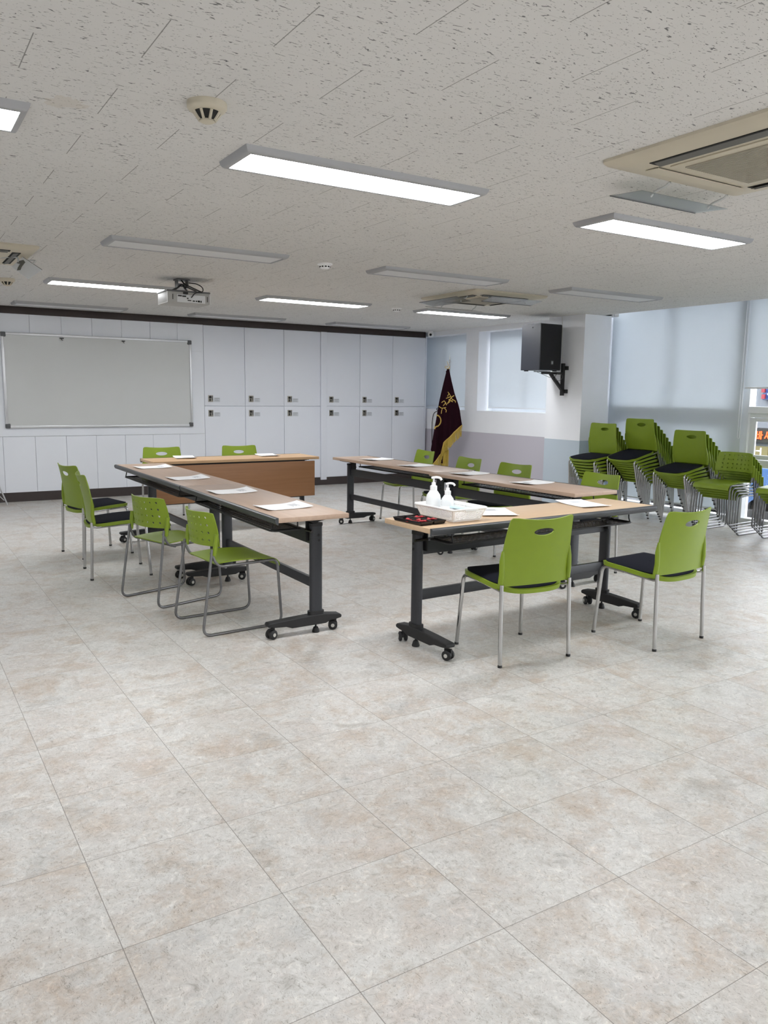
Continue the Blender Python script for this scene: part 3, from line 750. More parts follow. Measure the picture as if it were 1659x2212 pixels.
# wall speaker and bracket
t = thing('wall_speaker', 'black loudspeaker mounted high on the pillar', 'speaker', (7.27, 7.64, 0))
prof = [(-.18, 0), (.18, 0), (.18, .20), (.12, .36), (-.12, .36), (-.18, .20)]
b = MB(); b.prism([(a, c) for a, c in [(-.18, .012), (.18, .012), (.18, .22), (.14, .36), (-.18, .36)]], lambda a, c, h: Vector((a, c, h)), 1.765, 2.345)
b.build('cabinet', M['speaker'], t, smooth=False)
MB().box(-.178, .178, 0, .014, 1.775, 2.338, .005).build('front_grille', M['grille'], t)
MB().box(.005, .045, -.004, 0, 1.835, 1.885, .002).build('badge', M['mount'], t)
q = strokes([[(.012, 1.85), (.038, 1.85)], [(.012, 1.861), (.038, 1.861)], [(.012, 1.872), (.038, 1.872)]], lambda a, c, h: Vector((a, -.0042-h, c)), .004, .001)
q.build('badge_mark', M['unlit'], t, smooth=False)
MB().lathe([(.008, 0), (.008, .004)], (-.181, .16, 2.30), (-1, 0, 0), 12).build('side_screw', M['dark'], t)
for xx, yy in ((-.14, .30), (.12, .05)): MB().box(xx-.02, xx+.02, yy-.02, yy+.02, 1.752, 1.765).build('rubber_foot', M['rubber'], t)
t = thing('speaker_bracket', 'black steel wall bracket holding up the loudspeaker', 'bracket', (7.596, 7.69, 0))
MB().box(-.075, -.035, -.02, .02, 1.445, 1.86, .003).build('upright', M['rubber'], t)
MB().box(-.42, -.076, -.02, .02, 1.716, 1.744, .003).build('arm', M['rubber'], t)
MB().obox((-.165, 0, 1.62), (.72, 0, -.69), (0, 1, 0), (.69, 0, .72), .15, .017, .017).build('brace', M['rubber'], t, smooth=False)
b = MB(); b.box(-.034, -.001, -.05, .05, 1.475, 1.525, .003).box(-.034, -.001, -.05, .05, 1.775, 1.825, .003); b.build('wall_plate', M['rubber'], t)
MB().box(-.42, -.30, -.03, .16, 1.7445, 1.7515).build('shelf_plate', M['rubber'], t, smooth=False)
o = MB().tube(spline([(-.43, .15, 1.762), (-.38, .02, 1.71), (-.30, -.03, 1.675), (-.22, -.03, 1.70), (-.16, -.03, 1.73), (-.10, -.03, 1.71), (-.09, -.03, 1.67), (-.16, -.035, 1.635), (-.22, -.035, 1.66), (-.20, -.03, 1.715)], 8), .003, 6).build('speaker_wire', M['mount'])
tag(o, 'thin grey wire hanging in loops beneath the loudspeaker', 'wire'); o.location = (7.596, 7.69, 0)
# thin cream conduit running down the pillar face
o = MB().tube([(7.592, 7.80, 2.469), (7.592, 7.79, 2.38), (7.592, 7.76, 1.84)], .003, 6).build('wall_wire', M['creamwire'])
tag(o, 'thin pale wire running down the pillar from the ceiling to the bracket', 'wire')

# cable hanging at the end of the lockers, on the wall box beside the flag
o = MB().box(7.785, 7.814, 10.55, 11.0, .87, 1.16, .01).build('wall_box', M['white_pl']); tag(o, 'flat white box on the wall between the lockers and the flag', 'wall box')
o = MB().tube(spline([(7.78, 10.45, 1.21), (7.77, 10.60, 1.235), (7.77, 10.78, 1.22), (7.775, 10.80, 1.19), (7.775, 10.66, 1.18), (7.775, 10.47, 1.20), (7.775, 10.60, 1.185), (7.775, 10.86, 1.15), (7.775, 10.93, 1.0), (7.775, 10.93, .7), (7.78, 10.92, .45), (7.785, 10.95, .012)], 8), .006, 8).build('wall_cable', M['cable'])
tag(o, 'black cable looped beside the flag and hanging down by the lockers', 'cable')

# easel leg standing at the left edge
t = thing('folding_easel', 'pale metal folding stand, one splayed leg showing at the left edge', 'stand', (.98, 10.80, 0))
MB().tube([(.03, 0, .62), (.243, .03, .006)], .009, 8).build('leg', M['alu2'], t)
MB().tube([(-.03, 0, .62), (-.243, .03, .006)], .009, 8).build('leg', M['alu2'], t)
MB().tube([(0, .0, .62), (0, .235, .006)], .009, 8).build('leg', M['alu2'], t)
MB().tube([(0, 0, .30), (0, 0, 1.30)], .012, 10).build('post', M['alu2'], t)
MB().tube([(0, 0, .30), (.205, .022, .068)], .005, 8).tube([(0, 0, .30), (-.16, .02, .22)], .005, 8).build('strut', M['alu2'], t)

# ------------------------------------------------------------------ chairs
def chair_back_fn(a, z):
    # a across (-.23..23), z height
    t = (z-.43)/.37
    y = -.205 - .018*t - .055*t*t
    c = (a/.225)**2
    y += .048*c*(.35+.65*t)
    zz = z + .020*c*max(0, t)**3 - .004*max(0, t)**3
    return Vector((a, y, zz))
def back_outline(ang, cz=.727):
    # half width as a function of height, star-shaped around the hand hole
    dx, dz = math.cos(ang), math.sin(ang)
    lo, hi = 0, .6
    def inside(x, z):
        if z > .796 or z < .432: return False
        t = (z-.432)/.364
        w_ = .224 + .004*math.sin(PI*t) - .022*t**1.6
        if z > .776:
            e = (z-.776)/.020; w_ -= .020*(1-math.sqrt(max(0, 1-e*e)))
        if z < .446: w_ -= .006*((.446-z)/.014)
        return abs(x) <= w_
    for _ in range(40):
        m_ = (lo+hi)/2
        if inside(m_*dx, cz+m_*dz): lo = m_
        else: hi = m_
    return lo*dx, cz+lo*dz
def make_padded():
    t = thing('padded_chair', '', 'chair')
    # shell of the seat
    def outl(k, n=64):
        a = 2*PI*k/n; c, s_ = math.cos(a), math.sin(a)
        e = 2/4.2 if s_ > 0 else 2/3.4
        x = math.copysign(abs(c)**e, c)*(.228 if s_ > 0 else .228-.012*abs(s_)); y = math.copysign(abs(s_)**e, s_)
        y = .010 + y*(.225 if s_ > 0 else .238)
        return x, y
    def seat_z(x, y):
        s_ = (y+.23)/.465
        return .418 + .030*math.sin(min(1, max(0, s_))*PI*.62) + .004*s_ + .018*(x/.228)**2*(.2+.8*(1-s_))*0 - .006*(1-(x/.228)**2)*(1-s_) + (.0 if y < .19 else -1.6*(y-.19)**1.35*(.4))
    O = [outl(k) for k in range(64)]
    rings = [[(x*f_, .01+(y-.01)*f_) for x, y in O] for f_ in (.02, .35, .65, .85, .95, 1.0)]
    sh = MB().sheet(rings, lambda a, c: Vector((a, c, seat_z(a, c)-.012)), .024)
    sh.build('seat_shell', M['green'], t)
    O2 = [(x*.945, .012+(y-.01)*.945) for x, y in O]
    def padz(x, y):
        r = max(abs(x)/.215, abs(y-.012)/.215); return seat_z(x, y) + .013*(1-min(1, r)**6) + .0005
    rings = [[(x*f_, .012+(y-.012)*f_) for x, y in O2] for f_ in (.02, .3, .6, .8, .9, .96, 1.0)]
    MB().sheet(rings, lambda a, c: Vector((a, c, padz(a, c)-.001)), .006).build('seat_pad', M['black_pad'], t)
    # backrest with its hand hole
    n = 96
    hol = [(.064*math.cos(2*PI*k/n), .727+.021*math.sin(2*PI*k/n)) for k in range(n)]
    ou = [back_outline(2*PI*k/n) for k in range(n)]
    rings = []
    for i in range(15):
        f_ = (i/14)**1.0; rings.append([(h[0]*(1-f_)+o_[0]*f_, h[1]*(1-f_)+o_[1]*f_) for h, o_ in zip(hol, ou)])
    bk = MB().sheet(rings, chair_back_fn, .0075)
    bk.build('backrest', M['green'], t)
    # raised rim of the hand hole and side sleeves
    for s_ in (-1, 1):
        b_ = MB(); b_.tube([(s_*.222, -.207+.048*.35+.004, .432), (s_*.222, -.196, .50), (s_*.2215, -.194, .57), (s_*.219, -.197, .625)], .0145, 10, True, 1.0, [1, 1, .95, .45])
        b_.build('leg_sleeve', M['green'], t)
    for s_ in (-1, 1):
        l = MB().tube([(s_*.229, -.218, .012), (s_*.226, -.207, .30), (s_*.224, -.203, .445)], .0112, 12).build('leg', M['chrome'], t)
        MB().lathe([(.0125, 0), (.0125, .012), (.0115, .014)], (s_*.2292, -.218, 0), n=12).build('foot_cap', M['rubber'], l)
        p = fillet([(s_*.226, .222, .012), (s_*.205, .196, .425), (s_*.19, .05, .412)], .045)
        l = MB().tube(p, .0112, 12).build('leg', M['chrome'], t)
        MB().lathe([(.0125, 0), (.0125, .012), (.0115, .014)], (s_*.2265, .2225, 0), n=12).build('foot_cap', M['rubber'], l)
        MB().tube([(s_*.225, -.205, .413), (s_*.205, -.165, .402), (s_*.19, .05, .412)], .009, 10).build('side_connector', M['chrome'], t)
    return t
def make_sled():
    t = thing('sled_chair', '', 'chair')
    r = .0085
    for s_ in (-1, 1):
        p = fillet([(s_*.208, -.187, .52), (s_*.2215, -.262, r), (s_*.2215, .262, r), (s_*.213, .236, .418), (s_*.205, -.155, .410), (s_*.200, -.192, .50)], [0, .06, .06, .045, .06, 0], 6)
        MB().tube(p, r, 10).build('side_frame', M['steel'], t)
    MB().tube([(-.205, .15, .408), (.205, .15, .408)], .007, 8).tube([(-.203, -.10, .402), (.203, -.10, .402)], .007, 8).build('cross_bar', M['steel'], t)
    def sfn(a, c):   # c 0..1 from rear to front edge incl. roll-over
        y = -.165 + .41*min(c, .92)/.92
        z = .424 + .012*math.sin(c*PI*1.1+.3) - .012*(1-(a/.2)**2)*math.sin(min(1, c/.9)*PI)
        if c > .84:
            q = (c-.84)/.16; y = .209 + .048*math.sin(q*PI/2); z += -.045*(1-math.cos(q*PI/2))
        return Vector((a, y, z))
    nu, nv = 16, 28
    rings = [[((i/nu*2-1)*(.192+.012*min(1, j/nv*1.5)), max(.001, min(.999, j/nv))) for i in range(nu+1)] for j in range(nv+1)]
    MB().sheet(rings, sfn, .007, closed=False).build('seat', M['green'], t)
    # perforated backrest: 16 x 10 cells, holes in a 8 x 4 pattern
    def bfn(u, v):
        a = u*2-1; z = .532 + v*.205
        wd = .214 - (.0 if v < .42 else .020*((v-.42)/.58)**1.2)
        x = a*wd; y = -.220 + .030*(1-v) *.35 + .066*a*a - .018*v*v
        return Vector((x, y, z - .004*(1-a*a) - .010*abs(a)**7*v*v))
    b_ = MB().holegrid(17, 9, lambda i, j: (i % 2 == 0 and 0 < i < 16 and j in (1, 3, 5, 7)), bfn, (.34, .34), .007)
    b_.build('backrest', M['green'], t)
    for s_ in (-1, 1):
        b_ = MB()
        po = [(-.262+.060, .484), (-.128, .484), (-.126, .60), (-.135, .612), (-.150, .615), (-.165, .60), (-.205, .54)]
        path = [(s_*.211, -.176, .483), (s_*.213, -.168, .54), (s_*.215, -.160, .607)]
        b_.tube(path, .017, 10, True, .8, [1, 1, .95]); b_.build('side_bracket', M['green'], t)
    return t
pc = make_padded(); sd = make_sled()
used = {'p': False, 's': False}
def place(kind, x, y, heading, label, group, M4=None):
    """heading = direction the sitter faces, degrees from +X"""
    src = pc if kind == 'p' else sd
    if used[kind]: o = copy_tree(src)
    else: o = src; used[kind] = True
    o['label'] = label; o['category'] = 'chair'; o['group'] = group
    W_ = Matrix.Translation((x, y, 0)) @ Matrix.Rotation(math.radians(heading-90), 4, 'Z')
    if M4 is not None: W_ = W_ @ M4
    o.location = W_.to_translation(); o.rotation_euler = W_.to_euler()
    return o
GP = 'green padded chairs around the tables'; GS = 'green sled-base chairs at the left tables'
place('p', 2.93, 3.30, 84.6, 'green padded chair at the front table, left of the two seen from behind', GP)
place('p', 3.843, 3.106, 93.4, 'green padded chair at the front table, right of the two seen from behind', GP)
place('p', 1.53, 7.27, 11, 'green chair with black pad at the left tables, farthest of the four there', GP)
place('p', 1.49, 6.39, -5, 'green padded chair at the left tables, next to the sled-base chairs', GP)
place('p', 2.635, 8.86, -98, 'green chair behind the back table in front of the whiteboard wall', GP)
place('p', 3.565, 8.82, -97, 'green chair behind the back table in front of the left lockers', GP)
place('p', 5.00, 7.50, 174, 'green padded chair behind the right tables, farthest one, beside the flag', GP)
place('p', 4.80, 6.42, 176, 'green padded chair behind the right tables, second farthest, right of the flag', GP)
place('p', 4.76, 5.64, 184, 'green padded chair behind the right tables, second nearest of that row', GP)
place('p', 4.80, 4.64, 177, 'green padded chair behind the right tables, nearest, in front of the stacks', GP)
place('s', 1.742, 4.615, 3.8, 'green perforated sled-base chair at the left tables, nearest to the viewer', GS)
place('s', 1.630, 5.405, 17, 'green perforated sled-base chair at the left tables, second nearest, behind the other', GS)
def numw(k, n):
    if k == n-1: return 'topmost'
    if k == 0: return 'lowest'
    w_ = ['', 'second', 'third', 'fourth', 'fifth', 'sixth', 'seventh', 'eighth', 'ninth']
    return '%s from the bottom' % w_[k] if k < n/2 else '%s from the top' % w_[n-1-k]
def stack(kind, x, y, ph, a, b_, c, n, where, group):
    Mx = Matrix.Identity(4)
    step = Matrix.Translation((0, a, b_)) @ Matrix.Rotation(-math.radians(c), 4, 'X')
    for k in range(n):
        place(kind, x, y, 180+ph, 'green %s chair, %s in the %s' % ('padded' if kind == 'p' else 'sled-base', numw(k, n), where), group, Mx.copy())
        Mx = step @ Mx
stack('p', 7.57, 6.96, 0, .0132, .0476, 1.75, 7, 'stack against the pillar', 'chairs in the stack against the pillar')
stack('p', 7.87, 6.50, 0, .0182, .0455, 2.13, 9, 'tallest stack, second from the pillar', 'chairs in the tallest stack')
stack('p', 7.798, 5.80, 0, .0185, .0411, 2.42, 7, 'third stack from the pillar', 'chairs in the third stack')
stack('s', 7.76, 5.246, 2.7, .0449, .0307, .17, 5, 'perforated stack left of the right edge', 'chairs in the whole perforated stack')
stack('s', 7.86, 4.57, 1.0, .0449, .0307, .17, 5, 'stack cut off by the right edge', 'chairs in the stack at the right edge')

# ------------------------------------------------------------------ folding tables
def make_table(L, W_, top_mat, modesty, label, x, y, rz, colin=.13, kx=True, black_edge=True):
    """local: length along x, seat side = -y"""
    t = thing('folding_table', label, 'table', (x, y, 0), rz, 'folding tables set out in a square')
    hl, hw = L/2, W_/2; Z1 = .735; Z0 = .707
    MB().box(-hl, hl, -hw+.010, hw, Z0, Z1, .0025).build('tabletop', top_mat, t)
    po = [(-hw+.0095, Z0-.012), (-hw-.004, Z0-.006), (-hw-.012, Z0+.010), (-hw-.010, Z1-.004), (-hw-.002, Z1+.0015), (-hw+.0095, Z1+.0015)]
    MB().prism(po, lambda a, c, h: Vector((h, a, c)), -hl, hl).build('edge_strip', M['edge'], t)
    yc = .075
    for s_ in (-1, 1):
        xc = s_*(hl-colin)
        # foot with casters and glide
        prof = [(-.247, .098), (-.240, .108), (-.10, .117), (.02, .122), (.13, .122), (.225, .110), (.240, .100), (.236, .084), (.20, .078), (.165, .077), (.13, .062), (-.09, .060), (-.13, .074), (-.20, .078), (-.243, .084)]
        f_ = MB()
        prof = [(a, c-.008) for a, c in prof]
        n_ = len(prof)
        for wd, hh in ((.030, 0),):
            f_.prism(prof, lambda a, c, h: Vector((xc+h, a+.0, c)), -.030, .030)
        foot = f_.build('foot', M['rubber'], t)
        mod = foot.modifiers.new('bev', 'BEVEL'); mod.width = .010; mod.segments = 3; mod.limit_method = 'ANGLE'; mod.angle_limit = math.radians(50)
        for yy, sw in ((-.205, 0.35), (.205, -.5)):
            ca = MB(); cx_ = xc; 
            d = Vector((math.cos(sw), math.sin(sw), 0))
            c0 = Vector((cx_, yy, .029)) + d.cross(Vector((0, 0, 1)))*.012
            for q in (-.016, .016): ca.lathe([(.022, -.010), (.028, -.006), (.028, .006), (.022, .010)], c0+d*q, d, 24)
            ca.obox(c0+Vector((0, 0, .016)), d, d.cross(Vector((0, 0, 1))), (0, 0, 1), .006, .022, .020)
            ca.tube([(cx_, yy, .045), (cx_, yy, .078)], .007, 8)
            cs = ca.build('caster', M['rubber'], t)
            hb = MB(); 
            for q in (-1, 1): hb.lathe([(.011, 0), (.011, .0025)], c0+d*q*.026, d*q, 16)
            hb.build('caster_hub', M['caster_hub'], cs)
        gl = MB().lathe([(.022, 0), (.023, .006), (.015, .030), (.011, .034)], (xc, yc, 0), n=20).tube([(xc, yc, .033), (xc, yc, .060)], .006, 8)
        gl.build('leveling_glide', M['rubber'], t)
        # oval column
        cl = MB(); n_ = 24
        ov = [(math.copysign(abs(math.cos(2*PI*k/n_))**.75, math.cos(2*PI*k/n_))*.020, math.copysign(abs(math.sin(2*PI*k/n_))**.6, math.sin(2*PI*k/n_))*.040) for k in range(n_)]
        cl.prism(ov, lambda a, c, h: Vector((xc+a, yc+c, h)), .125, .664)
        cl.build('column', M['frame'], t)
        cl = MB(); cl.prism([(a*1.12, c*1.08) for a, c in ov], lambda a, c, h: Vector((xc+a, yc+c, h)), .652, .670)
        cl.build('column_cap', M['rubber'], t)
        MB().prism([(a*1.35, c*1.3) for a, c in ov], lambda a, c, h: Vector((xc+a, yc+c, h)), .105, .135).build('column_collar', M['rubber'], t)
        # hinge plate and latch handle under the top
        hp = MB(); hp.prism([(yc-.10, .706), (yc+.13, .706), (yc+.10, .694), (yc+.02, .680), (yc-.02, .668), (yc-.06, .690)], lambda a, c, h: Vector((h, a, c)), xc-.014, xc+.014)
        hp.box(xc-s_*.032-.004, xc-s_*.032+.004, yc-.050, yc+.005, .56, .706)
        hp.box(xc-.03, xc+.03, -.19, yc+.12, .698, .7065)
        hp.build('hinge', M['rubber'], t)
        MB().tube([(xc-s_*.030, yc-.050, .628), (xc+s_*.055, yc-.050, .628)], .0085, 10).build('lock_lever', M['blackpl'], t)
        for zz in (.598, .567): MB().lathe([(.009, 0), (.007, .004)], (xc+s_*.020, yc+.012, zz), (s_, 0, 0), 12).build('bolt', M['rubber'], t)
    xin = hl-colin-.018
    MB().box(-xin, xin, yc-.013, yc+.013, .535, .612, .004).build('upper_beam', M['frame'], t)
    MB().box(-xin, xin, yc-.013, yc+.013, .270, .330, .004).build('lower_beam', M['frame'], t)
    # perforated tray on hangers
    tl = hl-.17; y0, y1 = -hw+.045, -hw+.215
    nu = max(8, int(2*tl/.034)); nu = min(nu, 46); zt = .632
    def fn(u, v):
        x_ = -tl + 2*tl*u; y_ = y0 + (y1-y0)*v
        zz = zt - .004*math.sin(PI*v)
        return Vector((x_, y_, zz))
    tr = MB().holegrid(nu, 5, lambda i, j: 0 < i < nu-1, fn, (.33, .26), .0015)
    tray = tr.build('tray', M['frame'], t, smooth=False)
    rp = fillet([(-tl-.004, y1+.004, zt), (-tl-.004, y0-.004, zt), (tl+.004, y0-.004, zt), (tl+.004, y1+.004, zt)], [0, .05, .05, 0], 5)
    MB().tube(rp, .006, 8).tube([(-tl, y1+.004, zt), (tl, y1+.004, zt)], .006, 8).build('tray_rim', M['rubber'], tray)
    for hx in (-tl+.02, tl-.02):
        MB().tube(fillet([(hx, y0+.015, .706), (hx-.004, y0+.010, .66), (hx, y0, .634), (hx, y1, .634), (hx, y1, .706)], .012, 3), .0045, 8).build('tray_hanger', M['rubber'], t)
    if modesty:
        MB().box(-hl+.05, hl-.005, hw-.028, hw-.012, .300, .690, .002).build('modesty_board', M['modesty'], t)
        b_ = MB()
        for hx in (-hl+.35, hl-.45): b_.box(hx-.012, hx+.012, hw-.034, hw-.028, .60, .7065)
        b_.build('modesty_bracket', M['rubber'], t)
        MB().box(-hl+.16, hl-.16, hw-.09, hw-.04, .675, .7065).build('top_rail', M['rubber'], t, smooth=False)
    return t
H90 = PI/2
# seat side is local -y ; left tables: seats at -X -> rotate -90 (local -y -> -x)
make_table(1.765, .46, M['table_y'], False, 'near folding table of the left pair, pale end toward the viewer', 2.060, 4.915, -H90+math.radians(-.6))
make_table(1.985, .465, M['table_y'], False, 'far folding table of the left pair, meeting the back table', 2.068, 6.795, -H90)
make_table(1.85, .50, M['table_b'], True, 'back folding table with a brown modesty board facing the viewer', 3.165, 8.165, PI)
make_table(1.93, .46, M['table_y'], False, 'far folding table of the right pair', 4.430, 6.82, H90+math.radians(.6))
make_table(1.745, .47, M['table_y'], False, 'near folding table of the right pair, its end behind the front table', 4.402, 4.985, H90+math.radians(2.0))
make_table(1.835, .435, M['table_x'], False, 'front folding table nearest the viewer, holding basket and candy tray', 3.290, 3.585, math.radians(2.0))

# ------------------------------------------------------------------ papers
def paper(x, y, rz, label, group, w_=.215, l_=.305, lift=.016, n_sheets=3):
    t = thing('paper_handout', label, 'paper', (x, y, .7362), math.radians(rz), group)
    def fn(u, v):
        a = (u-.5)*w_; c = (v-.5)*l_
        z = .003 + lift*(max(0, v-.55)/.45)**2*(1-.55*u) + .006*max(0, (.12-v)/.12)
        return Vector((a, c, z))
    nu, nv = 8, 14
    rings = [[(i/nu, j/nv) for i in range(nu+1)] for j in range(nv+1)]
    MB().sheet([[(min(.999, max(.001, a)), min(.999, max(.001, c))) for a, c in r_] for r_ in rings], fn, .0035, closed=False).build('sheets', M['paper'], t)
    b_ = MB()
    for k in range(5):
        v0 = .80 - k*.035; u0, u1 = .30, .62 if k % 2 else .70
        q = [fn(u0, v0), fn(u1, v0), fn(u1, v0+.012), fn(u0, v0+.012)]
        b_.add([p_+Vector((0, 0, .0021)) for p_ in q] + [p_+Vector((0, 0, .0026)) for p_ in q], [(0,3,2,1),(4,5,6,7),(0,1,5,4),(1,2,6,5),(2,3,7,6),(3,0,4,7)])
    b_.build('printed_lines', M['ink'], t, smooth=False)
    return t
GL = 'paper handouts on the left tables'; GR = 'paper handouts on the right tables'; GB = 'paper handouts on the back table'; GF = 'paper handouts on the front table'
for i, (x, y) in enumerate(((2.04, 4.43), (2.04, 5.29), (2.05, 6.29), (2.065, 7.34))):
    paper(x, y, -90 + (2, -1, 1, 0)[i], 'white paper handout on the left tables, %s' % ('nearest the viewer', 'second nearest', 'third nearest', 'farthest, by the back table')[i], GL)
for i, (x, y, r_) in enumerate(((4.46, 7.28, 98), (4.41, 6.47, 100), (4.40, 5.60, 96), (4.40, 4.78, 97))):
    paper(x, y, r_, 'white paper handout on the right tables, %s' % ('farthest', 'second farthest', 'second nearest', 'nearest')[i], GR, lift=.010)
paper(2.69, 8.33, 170, 'white paper handout on the back table, left one', GB, lift=.010)
paper(3.62, 8.27, 172, 'white paper handout on the back table, right one', GB, lift=.010)
paper(3.06, 3.64, -24, 'white paper handout on the front table, beside the basket', GF, lift=.008)
paper(3.82, 3.66, -7, 'white paper handout on the front table, at its right end', GF, lift=.012)

# ------------------------------------------------------------------ basket, bottles, tray
t = thing('plastic_basket', 'white perforated plastic basket on the front table, holding two pump bottles', 'basket', (2.700, 3.60, .7362), math.radians(3))
bw, bl, tw, tl_, bh = .098, .145, .122, .172, .072
def wallp(p0, p1, q0, q1, nu, nv):
    def fn(u, v):
        a = Vector(p0).lerp(Vector(p1), u); c = Vector(q0).lerp(Vector(q1), u); return a.lerp(c, v)
    return MB().holegrid(nu, nv, lambda i, j: 0 < i < nu-1 and 0 < j < nv-1, fn, (.32, .36), .0022)
cb = [(-bw, -bl, .004), (bw, -bl, .004), (bw, bl, .004), (-bw, bl, .004)]; ct = [(-tw, -tl_, bh), (tw, -tl_, bh), (tw, tl_, bh), (-tw, tl_, bh)]
for k in range(4):
    k2 = (k+1) % 4; wallp(cb[k], cb[k2], ct[k], ct[k2], 22 if k % 2 == 0 else 30, 8).build('side_wall', M['white_pl'], t, smooth=False)
MB().holegrid(14, 20, lambda i, j: True, lambda u, v: Vector((-bw+2*bw*u, -bl+2*bl*v, .003)), (.3, .3), .003).build('basket_floor', M['white_pl'], t, smooth=False)
b = MB(); rim = fillet([(0, -tl_-.006, bh), (tw+.006, -tl_-.006, bh), (tw+.006, tl_+.006, bh), (-tw-.006, tl_+.006, bh), (-tw-.006, -tl_-.006, bh), (0, -tl_-.006, bh)], .03, 5)
b.tube(rim, .0065, 8, True); b.build('rim', M['white_pl'], t)
MB().box(-.045, .045, -tl_-.016, -tl_-.004, bh-.012, bh+.004, .003).build('handle', M['white_pl'], t)
o = MB().box(-.05, .05, -.07, .07, 0, .012, .004).build('wet_wipe_packet', M['wrap']); o.location = (2.745, 3.56, .79); o.rotation_euler = (.05, .10, .5)
tag(o, 'pale blue and white packet lying in the white basket', 'packet')
o = MB().box(-.045, .045, -.09, .09, 0, .045, .004).build('white_box', M['paper']); o.location = (2.745, 3.57, .742); o.rotation_euler = (0, 0, .12)
tag(o, 'white carton lying in the basket under the packet', 'box')
def bottle(x, y, s_, label, m, rz):
    t = thing('pump_bottle', label, 'bottle', (x, y, .742), rz, 'pump bottles in the white basket')
    MB().lathe([(.034*s_, 0), (.038*s_, .006*s_), (.038*s_, .085*s_), (.034*s_, .105*s_), (.020*s_, .125*s_), (.015*s_, .130*s_)], n=28).build('body', m, t)
    MB().lathe([(.018*s_, .128*s_), (.018*s_, .150*s_), (.011*s_, .153*s_), (.010*s_, .168*s_)], n=20).build('collar', M['white_pl'], t)
    b_ = MB().tube([(0, 0, .165*s_), (0, 0, .192*s_)], .0042*s_, 8)
    b_.tube(spline([(-.012*s_, 0, .190*s_), (.012*s_, 0, .194*s_), (.032*s_, 0, .190*s_), (.040*s_, 0, .180*s_)], 4), .0062*s_, 8)
    b_.build('pump_head', M['white_pl'], t)
    if m is M['bottle2']:
        q = MB().lathe([(.0384*s_, .020*s_), (.0384*s_, .065*s_)], n=28); q.build('label_band', M['paper'], t)
        MB().obox(Vector((-.022, -.0315, .040))*s_, (.82, -.57, 0), (0, 0, 1), (.57, .82, 0), .010*s_, .002*s_, .0008).build('label_print', M['ink'], t, smooth=False)
    return t
bottle(2.655, 3.705, 1.13, 'taller white pump bottle in the basket, behind the clear one', M['bottle'], -.5)
bottle(2.690, 3.615, .99, 'shorter clear gel pump bottle in the basket', M['bottle2'], -.5)
t = thing('candy_tray', 'small black two-part tray with red and green wrapped sweets', 'tray', (2.462, 3.565, .7362), math.radians(4))
def traybox(x0, x1, y0, y1):
    h = .020; tw_ = .003
    b_ = MB().box(x0+.008, x1-.008, y0+.008, y1-.008, 0, .003)
    for (p0, p1, q0, q1) in (((x0+.008, y0+.008), (x1-.008, y0+.008), (x0, y0), (x1, y0)), ((x1-.008, y0+.008), (x1-.008, y1-.008), (x1, y0), (x1, y1)), ((x1-.008, y1-.008), (x0+.008, y1-.008), (x1, y1), (x0, y1)), ((x0+.008, y1-.008), (x0+.008, y0+.008), (x0, y1), (x0, y0))):
        def fn(u, v, p0=p0, p1=p1, q0=q0, q1=q1):
            a = Vector((*p0, .001)).lerp(Vector((*p1, .001)), u); c = Vector((*q0, h)).lerp(Vector((*q1, h)), u); return a.lerp(c, v)
        b_.sheet([[(0, 0), (1, 0)], [(0, 1), (1, 1)]], fn, tw_, closed=False)
    return b_
traybox(-.088, -.003, -.125, .125).build('compartment', M['blackpl'], t)
traybox(.003, .088, -.125, .125).build('compartment', M['blackpl'], t)
MB().box(-.006, .006, -.122, .122, .014, .020, .001).build('divider', M['blackpl'], t)
rr = random.Random(3)
for k in range(20):
    px = rr.choice((-1, 1))*.045 + rr.uniform(-.022, .022); py = rr.uniform(-.10, .06) if px < 0 else rr.uniform(-.05, .10)
    green = (.0 < px < .03 and -.02 < py < .06)
    bm = bmesh.new(); bmesh.ops.create_icosphere(bm, subdivisions=2, radius=1)
    a = rr.uniform(0, PI)
    b_ = MB(); b_.frombm(bm); b_.v = [(v[0]*.013, v[1]*.009, v[2]*.0065) for v in b_.v]
    b_.prism([(-.024, -.007), (-.012, -.002), (-.012, .002), (-.024, .007)], lambda u, v, h: Vector((u, v, h)), -.001, .001)
    b_.prism([(.024, -.007), (.024, .007), (.012, .002), (.012, -.002)], lambda u, v, h: Vector((u, v, h)), -.001, .001)
    o = b_.build('wrapped_candy', M['dgreen'] if green else M['red'])
    p_ = Matrix.Rotation(math.radians(4), 3, 'Z') @ Vector((px, py, 0))
    o.location = (2.462+p_.x, 3.565+p_.y, .7362+.0105+ (.007 if k % 3 == 0 else 0)); o.rotation_euler = (rr.uniform(-.2, .2), rr.uniform(-.2, .2), a)
    tag(o, '%s wrapped sweet lying in the black tray' % ('green' if green else 'red'), 'candy', '%s wrapped sweets in the black tray' % ('green' if green else 'red'))

# ------------------------------------------------------------------ flag
FX, FY = 7.42, 10.0
E1 = Vector((.849, -.529, 0)); E2 = Vector((-.529, -.849, 0))      # along the cloth, and toward the tables
S_PX = 1.0/1040.0
def fz(v): # height of a traced row
    return 2.052 - (v-195)*(2.052-.326)/(2115-195)
def fe(u, v): # distance from the pole
    return (u-(350+(v-195)*.0125))*.94/1040.0
t = thing('flag_stand', 'silver pole with pointed tip and round foot, holding the maroon flag', 'flagpole', (FX, FY, 0))
MB().lathe([(.16, 0), (.16, .012), (.13, .028), (.04, .045), (.022, .09)], n=36).build('base', M['alu2'], t)
MB().tube([(0, 0, .05), (0, 0, 1.93)], .0125, 14).build('pole', M['chrome'], t)
MB().lathe([(.0125, 1.93), (.018, 1.935), (.018, 1.955), (.010, 1.965), (.012, 1.98), (.002, 2.055)], n=18).build('spear_tip', M['chrome'], t)
